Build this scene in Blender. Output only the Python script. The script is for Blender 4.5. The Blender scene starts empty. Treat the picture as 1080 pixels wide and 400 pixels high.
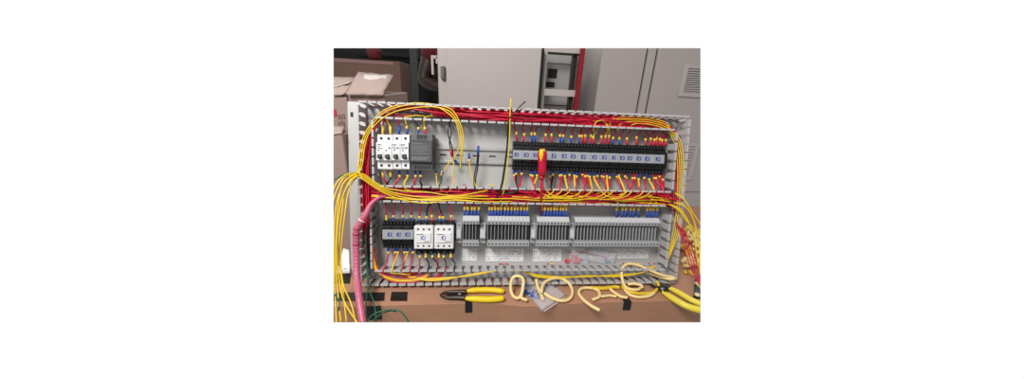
import bpy, bmesh, math, random
from mathutils import Vector, Matrix
random.seed(7)
S = bpy.context.scene
C = S.collection
# ------------------------------------------------------------------ camera
F = 315.0
CAM = Vector((-0.09795, -0.54841, 0.41134))
PIT, YAW, ROL, LEAN = 0.334467, 0.0995496, 0.0533678, 0.238213
_f = Vector((math.sin(YAW)*math.cos(PIT), math.cos(YAW)*math.cos(PIT), -math.sin(PIT)))
_r0 = Vector((math.cos(YAW), -math.sin(YAW), 0)); _u0 = _r0.cross(_f)
RI = _r0*math.cos(ROL) + _u0*math.sin(ROL)
UP = -_r0*math.sin(ROL) + _u0*math.cos(ROL)
cd = bpy.data.cameras.new('camera'); cam = bpy.data.objects.new('camera', cd); C.objects.link(cam)
cd.sensor_width = 36; cd.lens = F/1080*36; cd.clip_start = .01
mw = Matrix((RI, UP, -_f)).transposed().to_4x4(); mw.translation = CAM
cam.matrix_world = mw; S.camera = cam
def ray(px, py): return _f + RI*((px-540)/F) - UP*((py-200)/F)
# panel frame: local x right, y into the plate, z up the plate; plate face y = 0, duct lips y = -D
D = .045
INTO = Vector((0, math.cos(LEAN), -math.sin(LEAN))); PUP = Vector((0, math.sin(LEAN), math.cos(LEAN)))
ORG = INTO*D
PM = Matrix.Translation(ORG) @ Matrix.Rotation(-LEAN, 4, 'X')
def pl(px, py, d=D):
    """point of the panel's space seen at that pixel, d metres in front of the plate: local (u, -d, v)"""
    r = ray(px, py); n = INTO
    t = ((ORG - INTO*d) - CAM).dot(n)/r.dot(n)
    p = CAM + r*t - ORG
    return Vector((p.x, -d, p.dot(PUP)))
def pw(px, py, d=D):
    if d >= .07 and py > 290: d += (py-290)/55*.02      # loose wires hang clear of the box front
    return PM @ pl(px, py, d)
def ay(px, py, Y): r = ray(px, py); return CAM + r*((Y-CAM.y)/r.y)
ZB = -.0117      # top of the cardboard box; heights given to az are above it
def az(px, py, Z): r = ray(px, py); Z = Z+ZB; return CAM + r*((Z-CAM.z)/r.z)
# ------------------------------------------------------------------ materials
def mat(name, col, rough=.5, metal=0, var=0, scale=30, bump=0, alpha=1, trans=0, spec=.5, stretch=None):
    m = bpy.data.materials.new(name); m.use_nodes = True
    nt = m.node_tree; b = nt.nodes['Principled BSDF']
    c = (*[((x/255)/12.92 if x/255 <= .04045 else ((x/255+.055)/1.055)**2.4) for x in col], 1)
    b.inputs['Base Color'].default_value = c
    b.inputs['Roughness'].default_value = rough; b.inputs['Metallic'].default_value = metal
    b.inputs['Alpha'].default_value = alpha; b.inputs['Transmission Weight'].default_value = trans
    b.inputs['Specular IOR Level'].default_value = spec
    if var or bump:
        tc = nt.nodes.new('ShaderNodeTexCoord'); mp = nt.nodes.new('ShaderNodeMapping')
        nt.links.new(tc.outputs['Object'], mp.inputs['Vector'])
        if stretch: mp.inputs['Scale'].default_value = stretch
        n = nt.nodes.new('ShaderNodeTexNoise'); n.inputs['Scale'].default_value = scale; n.inputs['Detail'].default_value = 5
        nt.links.new(mp.outputs['Vector'], n.inputs['Vector'])
        if var:
            mx = nt.nodes.new('ShaderNodeMix'); mx.data_type = 'RGBA'
            mx.inputs['A'].default_value = (*[x*(1-var) for x in c[:3]], 1)
            mx.inputs['B'].default_value = (*[min(1, x*(1+var)) for x in c[:3]], 1)
            nt.links.new(n.outputs['Fac'], mx.inputs['Factor']); nt.links.new(mx.outputs['Result'], b.inputs['Base Color'])
        if bump:
            bp = nt.nodes.new('ShaderNodeBump'); bp.inputs['Strength'].default_value = bump; bp.inputs['Distance'].default_value = .002
            nt.links.new(n.outputs['Fac'], bp.inputs['Height']); nt.links.new(bp.outputs['Normal'], b.inputs['Normal'])
    return m
M = dict(
    plate=mat('plate paint', (190,189,187), .45, .25, .05, 20, .02),
    duct=mat('duct pvc', (186,185,186), .5, 0, .03, 40),
    rail=mat('zinc rail', (200,200,198), .35, .6, .08, 60),
    slot=mat('slot dark', (38,38,40), .6),
    hinge=mat('hinge metal', (120,116,110), .4, .7),
    red=mat('red wire', (202,20,58), .36, 0, .12, 300),
    yellow=mat('yellow wire', (236,200,26), .38, 0, .08, 300),
    black=mat('black wire', (22,22,24), .4, 0, .1, 300),
    green=mat('green wire', (22,92,62), .45, 0, .1, 300),
    fyel=mat('yellow collar', (246,206,84), .45),
    fred=mat('red ferrule', (206,22,50), .45),
    fblu=mat('blue ferrule', (20,72,168), .45),
    tin=mat('tinned tip', (190,190,188), .3, .8),
    relay=mat('relay black', (13,14,16), .45, 0, .1, 80),
    screw=mat('screw steel', (120,120,122), .35, .8),
    paper=mat('marker paper', (158,161,166), .6, 0, .04, 200),
    ink=mat('blue ink', (10,44,150), .7),
    dink=mat('grey print', (92,92,96), .7),
    white=mat('breaker white', (226,226,226), .4, 0, .02, 60),
    psu=mat('psu grey', (74,76,79), .55, 0, .06, 80),
    psul=mat('psu light print', (128,130,132), .6),
    tblock=mat('terminal grey', (168,169,171), .5, 0, .04, 100),
    tlight=mat('terminal cover', (196,197,199), .45),
    beige=mat('end clamp', (196,192,186), .55, 0, .05, 80),
    sticker=mat('sticker white', (238,239,240), .5),
    cabw=mat('cabinet pale', (198,190,187), .45, 0, .025, 6),
    cab=mat('cabinet grey', (190,181,177), .45, 0, .03, 6),
    cabd=mat('rack grey', (172,170,168), .5, .2, .05, 8),
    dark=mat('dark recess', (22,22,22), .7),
    gap_black=mat('door seal', (14,14,15), .7),  # black for the dark gaps at the cabinet edges
    redpost=mat('red post', (142,20,34), .45, 0, .08, 30),
    board=mat('cardboard', (170,126,100), .85, 0, .10, 14, .25, stretch=(1,1,4)),
    boardb=mat('cardboard brown', (96,72,60), .9, 0, .16, 12, .25),
    boardp=mat('cardboard pale', (154,132,123), .85, 0, .12, 16, .35),
    boardt=mat('cardboard torn', (170,150,141), .85, 0, .12, 26, .5),
    tape=mat('black tape', (22,21,22), .4, 0, .1, 60),
    clear=mat('clear packing tape', (206,194,186), .22),
    cream=mat('cream tube', (238,212,146), .5, 0, .07, 160),
    yel2=mat('yellow tube', (226,190,40), .5, 0, .07, 160),
    grip=mat('yellow grip', (240,204,20), .4, 0, .05, 60),
    gripl=mat('pale yellow grip', (226,206,60), .4, 0, .05, 60),
    steel=mat('dark steel', (70,62,56), .4, .6, .15, 60),
    pink=mat('pink sleeve', (196,98,126), .35, 0, .12, 90),
    pinkd=mat('dark red band', (176,30,66), .4),
    tie=mat('white tie', (232,226,224), .4),
    drv=mat('driver red', (188,14,52), .35), drvy=mat('driver yellow', (246,190,30), .35),
    bag=mat('clear bag', (236,236,240), .12, 0, 0, 30, .6, alpha=.27),
    btool=mat('black tool', (24,24,25), .4), btoolc=mat('cream dial', (226,212,150), .4),
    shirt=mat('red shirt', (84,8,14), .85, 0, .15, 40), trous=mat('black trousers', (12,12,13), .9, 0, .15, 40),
    skin=mat('skin', (50,30,23), .55, 0, .08, 60), hair=mat('hair', (16,14,13), .7),  # skin tone darkened for the shade the person stands in
    wallb=mat('shade-toned wall', (20,22,22), .85, 0, .3, 5), shelf=mat('green grey shelf', (44,49,47), .6, 0, .15, 20),  # wall and shelf colours darkened to stand in for deep shade
    floor=mat('concrete floor', (78,70,64), .85, 0, .15, 6),
    printm=mat('carton print', (120,92,88), .8), printr=mat('carton red print', (190,40,60), .8),
)
# ------------------------------------------------------------------ helpers
def obj(name, bm, m, parent=None, smooth=False):
    bmesh.ops.recalc_face_normals(bm, faces=bm.faces)
    me = bpy.data.meshes.new(name); bm.to_mesh(me); bm.free()
    for x in (m if isinstance(m, (list, tuple)) else [m]): me.materials.append(M[x])
    if smooth:
        for p in me.polygons: p.use_smooth = True
    o = bpy.data.objects.new(name, me); C.objects.link(o)
    if parent: o.parent = parent
    return o
def tag(o, label=None, cat=None, group=None, kind=None):
    if label: o['label'] = label
    if cat: o['category'] = cat
    if group: o['group'] = group
    if kind: o['kind'] = kind
    return o
def empty(name, loc, label, cat, group=None, panel=True, rz=0):
    o = bpy.data.objects.new(name, None); C.objects.link(o); o.empty_display_size = .02
    if panel: o.matrix_world = PM @ Matrix.Translation(loc)
    else: o.location = loc; o.rotation_euler = (0,0,rz)
    return tag(o, label, cat, group)
def dup(o, M_w=None, label=None):
    r = o.copy(); C.objects.link(r)
    if M_w is not None: r.matrix_world = M_w
    if label: r['label'] = label
    for ch in list(o.children):
        c = ch.copy(); C.objects.link(c); c.parent = r
        for g in ch.children:
            d = g.copy(); C.objects.link(d); d.parent = c
    return r
def bx(bm, x0, x1, y0, y1, z0, z1, bev=0, mi=0):
    r = bmesh.ops.create_cube(bm, size=1)
    for v in r['verts']:
        v.co = Vector(((x0+x1)/2+v.co.x*abs(x1-x0), (y0+y1)/2+v.co.y*abs(y1-y0), (z0+z1)/2+v.co.z*abs(z1-z0)))
    fs = {f for v in r['verts'] for f in v.link_faces}
    if bev:
        es = {e for v in r['verts'] for e in v.link_edges}
        g = bmesh.ops.bevel(bm, geom=list(es), offset=bev, segments=1, affect='EDGES')
        fs = set(g['faces']) | {f for f in fs if f.is_valid}
    for f in fs: f.material_index = mi
    return bm
def cyl(bm, p0, p1, r0, r1=None, seg=12, mi=0):
    p0, p1 = Vector(p0), Vector(p1); r1 = r0 if r1 is None else r1
    d = (p1-p0); q = d.to_track_quat('Z', 'Y').to_matrix().to_4x4()
    g = bmesh.ops.create_cone(bm, cap_ends=True, segments=seg, radius1=r0, radius2=r1, depth=d.length,
                              matrix=Matrix.Translation((p0+p1)/2) @ q)
    for f in {f for v in g['verts'] for f in v.link_faces}: f.material_index = mi
    return bm
def prism(bm, poly, axis, a, b, mi=0):
    """poly of 2D points extruded along axis 'x'|'y'|'z' from a to b"""
    def P(p, t): return {'x': (t, p[0], p[1]), 'y': (p[0], t, p[1]), 'z': (p[0], p[1], t)}[axis]
    va = [bm.verts.new(P(p, a)) for p in poly]; vb = [bm.verts.new(P(p, b)) for p in poly]
    n = len(poly); fs = [bm.faces.new(va), bm.faces.new(vb[::-1])]
    for i in range(n): fs.append(bm.faces.new((va[i], vb[i], vb[(i+1) % n], va[(i+1) % n])))
    for f in fs: f.material_index = mi
    return bm
def catmull(pts, k=6):
    if len(pts) < 3: return [Vector(p) for p in pts]
    P = [Vector(p) for p in pts]; P = [P[0]*2-P[1]] + P + [P[-1]*2-P[-2]]; out = []
    for i in range(1, len(P)-2):
        for j in range(k):
            t = j/k; a, b, c, d = P[i-1], P[i], P[i+1], P[i+2]
            out.append(.5*((2*b)+(c-a)*t+(2*a-5*b+4*c-d)*t*t+(3*b-a-3*c+d)*t**3))
    out.append(P[-2]); return out
def sweep(bm, path, r, seg=6, rf=None, mi=0):
    n = len(path); rings = []
    t = (path[1]-path[0]).normalized(); u = t.orthogonal().normalized()
    for i, p in enumerate(path):
        t2 = (path[min(i+1, n-1)]-path[max(i-1, 0)])
        t2 = t2.normalized() if t2.length > 1e-9 else t
        u = (u - t2*u.dot(t2)); u = u.normalized() if u.length > 1e-6 else t2.orthogonal().normalized()
        w = t2.cross(u); rr = r*(rf(i/(n-1), i) if rf else 1)
        rings.append([bm.verts.new(p+(u*math.cos(2*math.pi*k/seg)+w*math.sin(2*math.pi*k/seg))*rr) for k in range(seg)]); t = t2
    for a, b in zip(rings, rings[1:]):
        for k in range(seg):
            f = bm.faces.new((a[k], a[(k+1) % seg], b[(k+1) % seg], b[k])); f.material_index = mi
    for rg in (rings[0][::-1], rings[-1]): bm.faces.new(rg).material_index = mi
    return bm
def tube(name, pts, r, m, parent=None, seg=6, k=5, rf=None, smooth=True):
    path = catmull(pts, k); o0 = path[0].copy() if parent is None else Vector((0,0,0))
    bm = bmesh.new(); sweep(bm, [p-o0 for p in path], r, seg, rf)
    o = obj(name, bm, m, parent, smooth)
    if parent is None: o.location = o0
    return o
ORD = 'first second third fourth fifth sixth seventh eighth ninth tenth eleventh twelfth thirteenth fourteenth fifteenth sixteenth seventeenth eighteenth nineteenth'.split()
def orde(i):
    if i < 19: return ORD[i]
    t, u = divmod(i+1, 10); T = {2:'twent',3:'thirt',4:'fort'}[t]
    return T+'ieth' if u == 0 else T+'y-'+ORD[u-1]
NUM = 'one two three four five six seven eight nine ten eleven twelve'.split()

# ------------------------------------------------------------------ world and lamps
W = bpy.data.worlds.new('world'); S.world = W; W.use_nodes = True
nt = W.node_tree; bg = nt.nodes['Background']
tc = nt.nodes.new('ShaderNodeTexCoord'); sp = nt.nodes.new('ShaderNodeSeparateXYZ'); rmp = nt.nodes.new('ShaderNodeMapRange')
nt.links.new(tc.outputs['Generated'], sp.inputs[0]); nt.links.new(sp.outputs['Y'], rmp.inputs['Value'])
rmp.inputs['From Min'].default_value = .12; rmp.inputs['From Max'].default_value = .24
rmp.inputs['To Min'].default_value = .30; rmp.inputs['To Max'].default_value = 1.02
nt.links.new(rmp.outputs['Result'], bg.inputs['Strength']); bg.inputs['Color'].default_value = (1, 1, 1, 1)
def area(name, loc, tgt, size, power, col=(1,.97,.94)):
    l = bpy.data.lights.new(name, 'AREA'); l.shape = 'DISK'; l.size = size; l.energy = power; l.color = col
    o = bpy.data.objects.new(name, l); C.objects.link(o); o.location = loc
    o.rotation_euler = (Vector(tgt)-Vector(loc)).to_track_quat('-Z', 'Y').to_euler(); return o
area('ceiling_lamp', (-.65, -.85, 1.35), (0, .1, .15), .60, 29)
S.view_settings.view_transform = 'Standard'; S.view_settings.look = 'None'
S.view_settings.exposure = 0; S.view_settings.gamma = 1; S.view_settings.use_curve_mapping = False

# ================================================================== THE CONTROL PANEL
panel = empty('control_panel', (0, 0, 0), 'large grey electrical mounting panel with slotted cable ducts, leaning on the cardboard box', 'control panel')
bm = bmesh.new(); bx(bm, -.389, .372, 0, .003, .0005, .384, .0008); obj('mounting_plate', bm, 'plate', panel)
for (u, v0, v1) in ((-.380, .352, .362), (-.380, .02, .03)):
    bm = bmesh.new(); bx(bm, u-.003, u+.003, -.0008, .001, v0, v1, .0005); obj('fixing_slot', bm, 'slot', panel)
GAPS = {}
def duct_wall(key, a, b, inner, pitch=.0185):
    """a, b = (u,v) ends along the lip; inner = unit vector towards the inside of the duct (lips turn in)"""
    a, b = Vector((a[0], 0, a[1])), Vector((b[0], 0, b[1])); L = (b-a).length; s = (b-a)/L; n = Vector((inner[0], 0, inner[1]))
    N = max(1, round(L/pitch)); pt = L/N; T = .0016; bm = bmesh.new()
    def slab(poly, t0, t1):
        va = [bm.verts.new(a+s*p+n*t0+Vector((0,-q,0))) for p, q in poly]; vb = [bm.verts.new(a+s*p+n*t1+Vector((0,-q,0))) for p, q in poly]
        bm.faces.new(va); bm.faces.new(vb[::-1])
        for i in range(len(poly)): bm.faces.new((va[i], vb[i], vb[(i+1) % len(poly)], va[(i+1) % len(poly)]))
    slab([(0, .0002), (L, .0002), (L, .010), (0, .010)], 0, T)
    for i in range(N):
        c = (i+.5)*pt; w = pt*.5-.0040; w2 = pt*.5-.0017; w3 = pt*.5-.0034
        slab([(c-w3, .010), (c-w, .013), (c-w, .036), (c-w2, .039), (c-w2, D), (c+w2, D), (c+w2, .039), (c+w, .036), (c+w, .013), (c+w3, .010)], 0, T)
        slab([(c-w2, D-.0045), (c+w2, D-.0045), (c+w2, D), (c-w2, D)], -.0022, 0)
    GAPS[key] = [(a+s*(i*pt)) for i in range(1, N)]
    return obj('duct_wall', bm, 'duct', panel)
def snap(key, u):
    return min(GAPS[key], key=lambda g: abs(g.x-u)).x
duct_wall('topO', (-.350, .377), (.350, .377), (0, -1))
duct_wall('topI', (-.318, .348), (.318, .348), (0, 1))
duct_wall('botU', (-.318, .210), (.322, .210), (0, -1))
duct_wall('topL', (-.324, .179), (.312, .179), (0, 1))
duct_wall('botL', (-.324, .030), (.322, .030), (0, -1))
duct_wall('botO', (-.350, .0), (.350, .0), (0, 1))
duct_wall('leftO', (-.350, .004), (-.350, .373), (1, 0))
duct_wall('leftU', (-.323, .214), (-.323, .344), (-1, 0))
duct_wall('leftL', (-.329, .034), (-.329, .175), (-1, 0))
duct_wall('rightO', (.350, .004), (.350, .373), (-1, 0))
duct_wall('rightU', (.324, .214), (.324, .344), (1, 0), .0225)
duct_wall('rightL', (.324, .034), (.324, .160), (1, 0), .0225)
for (x0, x1, z0, z1) in ((-.348, .348, .350, .375), (-.348, .348, .181, .208), (-.348, .348, .002, .028), (-.348, -.331, .03, .18), (-.348, -.325, .21, .348), (.326, .348, .03, .18), (.326, .348, .21, .348)):
    bm = bmesh.new(); bx(bm, x0, x1, -.0018, -.0001, z0, z1); obj('duct_base', bm, 'duct', panel)
def din_rail(u0, u1, vc):
    bm = bmesh.new(); e = .0175
    prof = [(-.0075, -e), (-.0075, -e+.005), (-.0012, -e+.0058), (-.0012, e-.0058), (-.0075, e-.005), (-.0075, e), (-.0065, e), (-.0065, e-.004), (0, e-.0048), (0, -e+.0048), (-.0065, -e+.004), (-.0065, -e)]
    prism(bm, [(p[0], p[1]+vc) for p in prof], 'x', u0, u1)
    r = obj('din_rail', bm, 'rail', panel)
    bm = bmesh.new(); x = u0+.012
    while x < u1-.02:
        bx(bm, x, x+.015, -.0017, -.001, vc-.0016, vc+.0016); x += .036
    obj('rail_slots', bm, 'slot', r)
VU, VL = .278, .099
din_rail(-.316, .312, VU); din_rail(-.322, .300, VL)

# ------------------------------------------------------------------ wires
WR = .00135
def L2W(p): return PM @ Vector(p)
def wire(pts, col, label, cat='wire', group=None, r=WR, name=None, k=5, seg=6):
    """pts: (px, py, d) pixels on the panel's depth planes"""
    P = [pw(*p) for p in pts]
    return tag(tube(name or col+'_wire', P, r, col, seg=seg, k=k), label, cat, group)
def lwire(P, col, label, group, r=WR):
    return tag(tube(col+'_wire', [L2W(p) for p in P], r, col), label, 'wire', group)
def ferrule(w, p, q, c1, c2=None, r=.0024):
    """p = local point at the terminal, q = local point up the wire; coloured sleeve then collar as children of wire w"""
    p, q = L2W(p)-w.location, L2W(q)-w.location
    if c2 is None:
        bm = bmesh.new(); cyl(bm, p, q, r*1.0, r*1.15, 8); tag(obj('ferrule', bm, c1, w, True), {'fblu':'blue','fred':'red','fyel':'yellow'}[c1]+' ferrule')
    else:
        m = p.lerp(q, .66)
        bm = bmesh.new(); cyl(bm, p, m, r*.9, r*1.0, 8); tag(obj('ferrule', bm, c1, w, True), {'fblu':'blue','fred':'red','fyel':'yellow'}[c1]+' ferrule')
        bm = bmesh.new(); cyl(bm, m, q, r*1.1, r*1.2, 8); tag(obj('marker_collar', bm, c2, w, True), {'fblu':'blue','fred':'red','fyel':'yellow'}[c2]+' marker collar')
def drop(px, py, d, key, col, c1, c2, label, group, lean=0, inward=None, up=True, fl=.018, dl=.03):
    p = pl(px, py, d); sgn = 1 if up else -1
    q = p + Vector((lean*.3*.01, 0, sgn*fl)); q.y = -min(d, .042)
    lip = {'topI': .348, 'botU': .210, 'topL': .179, 'botL': .030}[key]
    gx = snap(key, q.x + lean*.002)
    g = Vector((gx+random.uniform(-.0012, .0012), -dl+random.uniform(-.006, .006), lip))
    e = inward if inward is not None else random.choice((-1, 1))
    end = g + Vector((e*random.uniform(.008, .02), random.uniform(0, .012), sgn*random.uniform(.008, .016)))
    end2 = end + Vector((e*.02, .002, sgn*random.uniform(-.002, .004)))
    mid = q.lerp(g, .5) + Vector((random.uniform(-.002, .002), -.003, 0))
    w = lwire([q, mid, g - Vector((0, 0, sgn*.002)), g+Vector((0,0,sgn*.004)), end, end2], col, label, group, .0021 if key == 'botU' else .0016)
    ferrule(w, p, q, c1, c2)
    return w

# ------------------------------------------------------------------ UPPER ROW: breakers, power supply, relays
def ext(x0, x1, y0, y1, d):
    """local u0,u1,v0,v1 of a pixel box on depth d"""
    ym, xm = (y0+y1)/2, (x0+x1)/2
    return pl(x0, ym, d).x, pl(x1, ym, d).x, pl(xm, y1, d).z, pl(xm, y0, d).z
def breaker(x0, x1, poles, label):
    u0, u1, v0, v1 = ext(x0, x1, 142, 179, .045); w = u1-u0-.0006; h = v1-v0
    t = empty('circuit_breaker', ((u0+u1)/2, -.0085, v0), label, 'circuit breaker', 'circuit breakers on the upper rail')
    a, b = -w/2, w/2
    bm = bmesh.new()
    prism(bm, [(0, 0), (-.034, 0), (-.036, .002), (-.036, h*.24), (-.044, h*.27), (-.044, h*.76), (-.036, h*.79), (-.036, h-.002), (-.034, h), (0, h)], 'x', a, b)
    obj('body', bm, 'white', t)
    pw_ = w/poles
    for i in range(poles):
        c = a+pw_*(i+.5)
        for z in (h*.12, h*.89):
            bm = bmesh.new(); cyl(bm, (c, -.0355, z), (c, -.0366, z), .0028, seg=12); s = obj('terminal_screw', bm, 'slot', t)
        bm = bmesh.new(); bx(bm, c-pw_*.28, c+pw_*.28, -.0446, -.0435, h*.31, h*.44, .0004); obj('toggle_recess', bm, 'slot', t)
        bm = bmesh.new(); bx(bm, c-pw_*.24, c+pw_*.24, -.052, -.0446, h*.33, h*.42, .001); obj('toggle', bm, 'psu', t)
        bm = bmesh.new(); bx(bm, c-pw_*.26, c-pw_*.12, -.0444, -.0439, h*.53, h*.57); obj('indicator_mark', bm, 'ink', t)
        if i: 
            bm = bmesh.new(); bx(bm, a+pw_*i-.0002, a+pw_*i+.0002, -.0444, -.0439, h*.27, h*.5); obj('pole_seam', bm, 'dink', t)
    bm = bmesh.new()
    bx(bm, a+w*.08, a+w*.08+pw_*.5, -.0444, -.0439, h*.69, h*.715); bx(bm, a+w*.08, a+w*.08+pw_*.7, -.0444, -.0439, h*.60, h*.612); bx(bm, a+w*.08, a+w*.08+pw_*.4, -.0444, -.0439, h*.64, h*.652)
    obj('printing', bm, 'dink', t)
    bm = bmesh.new(); bx(bm, b-pw_*.35, b-pw_*.15, -.0444, -.0439, h*.60, h*.64); obj('approval_mark', bm, 'green', t)
    return t
breaker(398, 414.2, 2, 'white two-pole circuit breaker at the far left end of the upper rail')
breaker(414.4, 423, 1, 'white single-pole circuit breaker between the two-pole breaker and another single one')
breaker(423.2, 432, 1, 'white single-pole circuit breaker touching the dark grey power supply')
u0, u1, v0, v1 = ext(432.6, 455.5, 141, 180, .05); w, h = u1-u0, v1-v0
psu = empty('power_supply', ((u0+u1)/2, -.0085, v0), 'dark grey rail-mounted power supply with printed label right of the white breakers', 'power supply')
bm = bmesh.new()
prism(bm, [(0, .002), (-.030, .002), (-.034, 0), (-.036, h*.22), (-.043, h*.24), (-.043, h*.78), (-.036, h*.82), (-.034, h), (0, h)], 'x', -w/2, w/2); obj('housing', bm, 'psu', psu)
bm = bmesh.new()
for i in range(5):
    for k in range(2): bx(bm, -w*.22+i*w*.1, -w*.22+i*w*.1+.0025, -.0368, -.035, h*.86+k*.005, h*.86+k*.005+.003)
obj('terminal_holes', bm, 'slot', psu)
bm = bmesh.new()
for k, (z, l) in enumerate(((.72, .5), (.66, .82), (.61, .7), (.56, .8), (.51, .62), (.45, .78), (.34, .8), (.29, .7))):
    x = -w*.42; e = x+w*l
    while x < e: q = random.uniform(.002, .005); bx(bm, x, min(x+q, e), -.0434, -.0428, h*z, h*z+(.0022 if z < .4 else .0013)); x += q+.001
obj('label_printing', bm, 'psul', psu)
bm = bmesh.new()
for i in range(5): bx(bm, -w*.36+i*w*.16, -w*.36+i*w*.16+.004, -.0362, -.034, h*.07, h*.13)
obj('lower_terminal_holes', bm, 'slot', psu)

def relay(x0, x1, yt, ym0, ym1, yb, label, group):
    u0, u1, v0, v1 = ext(x0, x1, yt, yb, .030); w = (u1-u0)*.97; h = v1-v0
    t = empty('relay', ((u0+u1)/2, -.0085, v0), label, 'relay', group); a, b = -w/2, w/2
    zc0 = pl((x0+x1)/2, ym1, .042).z - v0; zc1 = pl((x0+x1)/2, ym0, .042).z - v0
    bm = bmesh.new()
    prism(bm, [(0, 0), (-.016, 0), (-.018, h*.14), (-.024, h*.16), (-.025, h*.3), (-.025, h*.72), (-.024, h*.84), (-.018, h*.86), (-.016, h), (0, h)], 'x', a, b)
    obj('socket', bm, 'relay', t)
    bm = bmesh.new(); bx(bm, a+.0008, b-.0008, -.033, -.024, zc0-.004, zc1+.004, .0006); obj('coil_housing', bm, 'relay', t)
    for zz in (h*.07, h*.92):
        for k in range(3):
            c = a+w*(k+.5)/3
            bm = bmesh.new(); bx(bm, c-w*.12, c+w*.12, -.022, -.0165, zz-.004, zz+.004, .0006); s = obj('terminal', bm, 'relay', t)
            bm = bmesh.new(); cyl(bm, (c, -.0218, zz), (c, -.0226, zz), .0011, seg=8); obj('screw', bm, 'screw', s)
    return t
def lerpx(x, pts):
    for (xa, ya), (xb, yb) in zip(pts, pts[1:]):
        if x <= xb: return ya+(yb-ya)*(x-xa)/(xb-xa)
    return pts[-1][1]
NREL = 16
for i in range(NREL):
    x0 = 541+i*160/NREL; x1 = x0+160/NREL; dy = 5*(x0+5-541)/160
    where = 'at the left end' if i == 0 else 'at the right end' if i == NREL-1 else orde(i)+' from the left'
    relay(x0, x1, 149+dy, 158+dy, 168+dy, 179+dy, 'black plug-in relay in the long upper relay row, '+where, 'relays in the long upper row')
def marker(x0, x1, y0a, y1a, y0b, y1b, d, marks, label, n):
    """paper strip across relay fronts, with handwritten blue marks"""
    a0, a1 = pl(x0, y0a, d), pl(x0, y1a, d); b0, b1 = pl(x1, y0b, d), pl(x1, y1b, d)
    o = Vector((a1.x, -d, a1.z)); t = empty('marker_strip', o, label, 'marker strip')
    zt = a0.z-a1.z; bm = bmesh.new(); Lx = b0.x-a0.x
    bx(bm, 0, Lx, 0, .007, 0, zt, .0005); obj('paper', bm, 'paper', t)
    bm = bmesh.new()
    for k in range(1, n): bx(bm, Lx*k/n-.00015, Lx*k/n+.00015, -.0003, .001, 0, zt)
    obj('tag_joints', bm, 'dink', t)
    for mx_ in marks:
        x = pl(mx_, y0a, d).x - a0.x; bm = bmesh.new(); z = zt*.5; s = .0042
        random.seed(int(mx_*10))
        st = [[(-s, z-s), (-s*.9, z+s)], [(-s*.8, z), (0, z+s)], [(-s*.8, z), (0, z-s)], random.choice([[(s*.5, z-s), (s*.6, z+s)], [(s*.3, z+s), (s*1.2, z+s*.4), (s*.3, z-s), (s*1.4, z-s)], [(s*.3, z+s), (s*1.3, z+s*.5), (s*.6, z), (s*1.3, z-s*.5), (s*.3, z-s)]])]
        for q in st: sweep(bm, [Vector((x+p[0], -.0002, p[1]+.0002)) for p in q], .0009, 4)
        obj('handwriting', bm, 'ink', t)
marker(541, 701, 158.3, 168, 163.3, 173, .0425, [545, 555, 565, 584, 595, 604.5, 615.5, 627, 637.5, 648, 656.5, 664.5, 674, 683, 694.5], 'long white marker strip with blue handwriting along the upper relay row', NREL)

# upper-row wires above the relays
top = [545,552,561,564,575,582,591,594,602,610.5,614,617.5,622.5,626,634,638,642,645.5,653,661,671,681,686,689,692,696,698,701]
topb = {561,564,591,594,602,610.5,645.5,653}
topy = {626,642,692,638}
for i, x in enumerate(top):
    y = 150+5*(x-541)/160; col = 'yellow' if x in topy else 'red'
    c1 = 'fblu' if x in topb else 'fred'
    drop(x, y-.5, .022, 'topI', col, c1, 'fyel', f'{col} wire with {"blue" if x in topb else "red"} ferrule rising from the relay row, {orde(i)} from the left',
         'wires rising from the upper relay row', lean=random.choice((-.6, -.2, .2, .6)), fl=random.uniform(.016, .022))
bot = [(542,'red','fblu'),(545,'black','fblu'),(551,'red','fblu'),(560,'red','fblu'),(562.5,'red','fblu'),(566,'yellow','fblu'),(573,'red','fred'),(581,'red','fblu'),(583.5,'black','fblu'),(590,'red','fblu'),(592.5,'red','fblu'),(595.5,'yellow','fblu'),(601,'red','fblu'),(606,'yellow','fblu'),(609,'red','fblu'),(614,'red','fblu'),(617.5,'red','fred'),(620.5,'red','fblu'),(623,'yellow','fblu'),(627,'yellow','fblu'),(631,'red','fblu'),(634.5,'red','fblu'),(637.5,'red','fred'),(641,'yellow','fblu'),(644,'red','fblu'),(650.5,'red','fblu'),(653,'yellow','fred'),(659,'red','fred'),(661,'red','fblu'),(667.5,'red','fred'),(670.5,'red','fred'),(674,'yellow','fblu'),(679.5,'red','fblu'),(684.5,'yellow','fblu'),(690,'red','fred'),(693,'red','fred'),(696,'red','fred'),(699,'red','fred')]
for i, (x, col, c1) in enumerate(bot):
    y = 179+4.5*(x-541)/160
    drop(x, y-1+random.uniform(-1, 1.5), .022, 'botU', col, c1, 'fyel', f'{col} wire with {dict(fblu="blue",fred="red")[c1]} ferrule hanging below the relay row, {orde(i)} from the left',
         'wires hanging below the upper relay row', lean=random.choice((-.5, 0, .5)), up=False, fl=random.uniform(.012, .016), dl=.036)
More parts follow.
